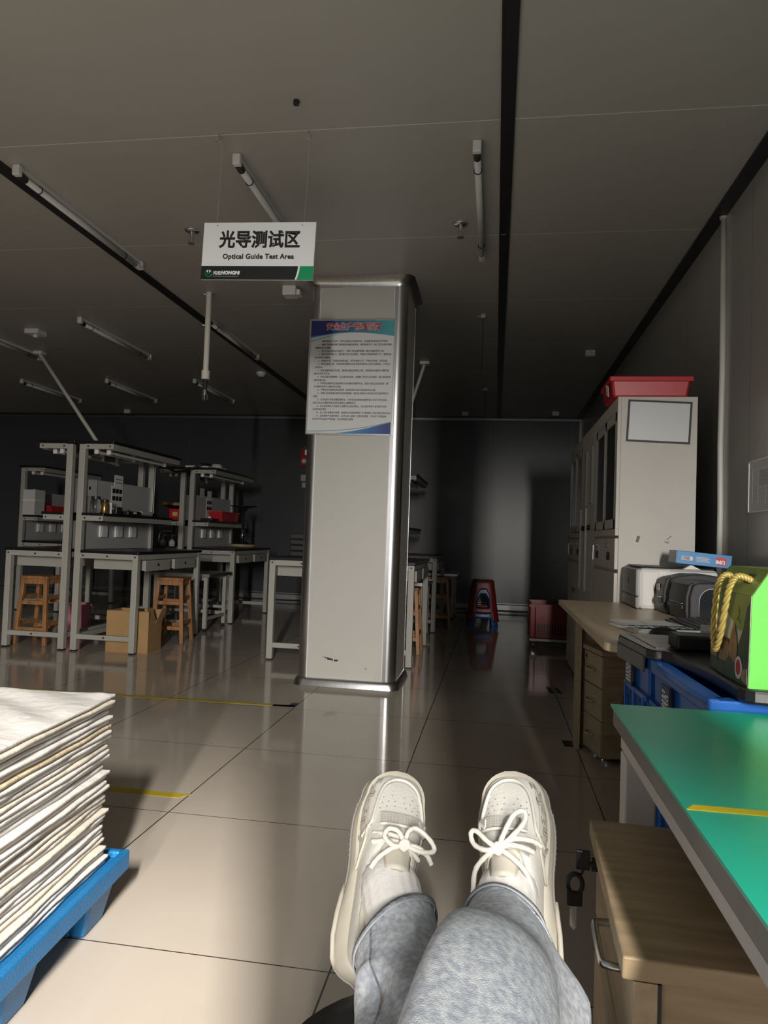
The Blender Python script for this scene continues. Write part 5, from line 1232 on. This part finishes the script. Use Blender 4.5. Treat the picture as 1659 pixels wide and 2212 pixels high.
    MB().tube(smooth_path([on_(.135,.98,.002),on_(.150,.80,.002),on_(.166,.66,.002),on_(.176,.64,.002),on_(.186,.60,.002)],4), .0022, 6).build('side_piping', sh_c, root, smooth=True)
    # strap across the instep
    st = patch('strap', sh_g, .186, .206, -.62, .30, .0068, tilt=-.004*1, th=.004)
    ed = [on_(.186-.004*(j/12-.5), lerp(-.62,.30,j/12), .0062) for j in range(13)]
    MB().tube(ed, .0024, 6).build('strap_edge', sh_w, st, smooth=True)
    mb = MB()
    for i in range(4):
        for j in range(13):
            y = .1895+.0042*i; s = -.30+.56*j/12; p = on_(y-.004*((s+.62)/.92-.5), s, .0069); mb.cyl(p, p+nor(y,s)*.0004, .0007, n=5)
    o = mb.build('strap_dots', sh_d, st); o['kind'] = 'stuff'
    mb = MB()
    for (a, c), (d_, e) in zip([(0,0),(1,0),(0,1),(1,1)], [(1,0),(0,1),(1,1)]):
        w_ = lambda a, c: on_(.1895+.013*a, -.52+.17*(c if S > 0 else 1-c), .0076); mb.bar(w_(a,c), w_(d_,e), .0036, .0012, up=nor(.196,-.45))
    mb.build('strap_letter', MT['logo_white'], st)
    # tongue, laces
    tg = MB(); tw = .024
    tg.grid(lambda a, c: V((tw*(2*c-1)*(1-.25*a), lerp(.178,.118,a), ip(HT,.178)-.002+lerp(0,.034,a**.9)-.012*(2*c-1)**2)), 10, 8)
    tg.build('tongue', sh_c, root, smooth=True, solid=.006, out=(0,.15,0))
    zt_ = lambda y: ip(HT, .178)+.004+(.178-y)*.56
    lc = MB(); lp_ = None
    def rope_lace(pts, r=.0036, name='lace', par=None):
        p = smooth_path(pts, 7)
        return MB().tube(p, r, 7, rf=lambda t_: r*(1+.07*math.sin(t_*len(p)*1.5))).build(name, lace_m, par or root, smooth=True)
    la = rope_lace([(S*.036,.176,.080),(S*.018,.172,.098),(0,.168,.105),(-S*.018,.164,.101),(-S*.034,.158,.088)])
    rope_lace([(S*.037,.160,.088),(S*.018,.160,.104),(0,.158,.112),(-S*.018,.152,.108),(-S*.034,.146,.094)], par=la)
    kn = V((-S*.006,.152,.122))
    rope_lace([kn+V((.006,0,0)),kn+V((0,.005,.003)),kn+V((-.006,0,0)),kn+V((0,-.005,-.002)),kn+V((.006,.001,.001))], .004, 'knot', la)
    if side > 0:   # bow: one loop up the toe, one to the inner side, ends to the outer side
        rope_lace([kn,kn+V((.008,.018,.004)),kn+V((.022,.044,.004)),kn+V((.036,.050,.002)),kn+V((.036,.036,.0)),kn+V((.018,.014,.003)),kn], name='bow_loop', par=la)
        rope_lace([kn,kn+V((-.014,.008,.003)),kn+V((-.030,.022,.002)),kn+V((-.038,.020,.0)),kn+V((-.034,.006,-.001)),kn+V((-.018,-.003,.002)),kn], name='bow_loop', par=la)
        rope_lace([kn,kn+V((.020,.012,.002)),kn+V((.044,.014,-.008)),kn+V((.056,.010,-.018))], name='lace_end', par=la); rope_lace([kn,kn+V((.016,.004,.002)),kn+V((.034,.003,-.004)),kn+V((.046,.000,-.012))], name='lace_end', par=la)
        rope_lace([kn,kn+V((.018,-.010,-.002)),kn+V((.036,-.026,-.014)),kn+V((.042,-.046,-.024))], name='lace', par=la)
        rope_lace([kn,kn+V((-.016,-.010,.0)),kn+V((-.032,-.026,-.008)),kn+V((-.036,-.052,-.016))], name='lace', par=la)
    else:
        rope_lace([kn,kn+V((.002,.018,.003)),kn+V((.014,.026,.002)),kn+V((.036,.016,-.002)),kn+V((.044,.004,-.006)),kn+V((.024,-.004,.0)),kn], name='bow_loop', par=la)
        rope_lace([kn,kn+V((-.012,.016,.002)),kn+V((-.026,.018,-.001)),kn+V((-.030,.006,-.002)),kn+V((-.016,-.004,.0)),kn], name='bow_loop', par=la)
        rope_lace([kn,kn+V((-.018,-.008,-.001)),kn+V((-.034,-.022,-.008)),kn+V((-.042,-.036,-.014))], name='lace_end', par=la)
        rope_lace([kn,kn+V((.018,.001,.0)),kn+V((.034,-.004,-.006)),kn+V((.044,-.012,-.014))], name='lace_end', par=la)
    return root, mm
def sock(mm, hemc, kneec):
    a0 = mm @ V((0,.125,.045)); a1 = mm @ V((0,.108,.078)); a3 = V(hemc); a4 = a3+(V(kneec)-a3).normalized()*.05
    pts = smooth_path([a0, a1, a3, a4], 8); b = MB(); rings = []; uu = None
    for i, p in enumerate(pts):
        d = (pts[min(i+1,len(pts)-1)]-pts[max(i-1,0)]).normalized()
        if uu is None: uu = d.orthogonal().normalized()
        uu = (uu-d*uu.dot(d)).normalized(); w_ = d.cross(uu); r = lerp(.034,.042,min(1,i/10)); n = 72
        rings.append([p+(uu*math.cos(2*math.pi*k/n)+w_*math.sin(2*math.pi*k/n))*(r+(.0009 if k % 4 < 2 else 0)+.0006*math.sin(i*2.2)) for k in range(n)])
    b.loft(rings); return b.build('sock', sock_m, per, smooth=True)
lr, lm = sneaker(-1, (-.158,1.0,.424), (-.154,1.2,.624), 9, 'left sneaker, white with grey strap')
rs, rm = sneaker(1, (.046,.985,.440), (.042,1.2,.677), -8, 'right sneaker, white with a long lace bow')
sock(lm, (-.113,.968,.523), (-.06,.75,.49)); sock(rm, (.027,.952,.553), (.0,.735,.592))
# ------------------------------------------------------------------ lettering becomes real mesh
bpy.context.view_layer.update()
_dg = bpy.context.evaluated_depsgraph_get()
for o in [x for x in COL.objects if x.type == 'FONT']:
    me = bpy.data.meshes.new_from_object(o.evaluated_get(_dg)); n = bpy.data.objects.new('lettering', me)
    nm = o.name; COL.objects.link(n); n.parent = o.parent; n.location = o.location; n.rotation_euler = o.rotation_euler; n.scale = o.scale
    me.materials.clear(); me.materials.append(o.data.materials[0]); bpy.data.objects.remove(o); n.name = nm
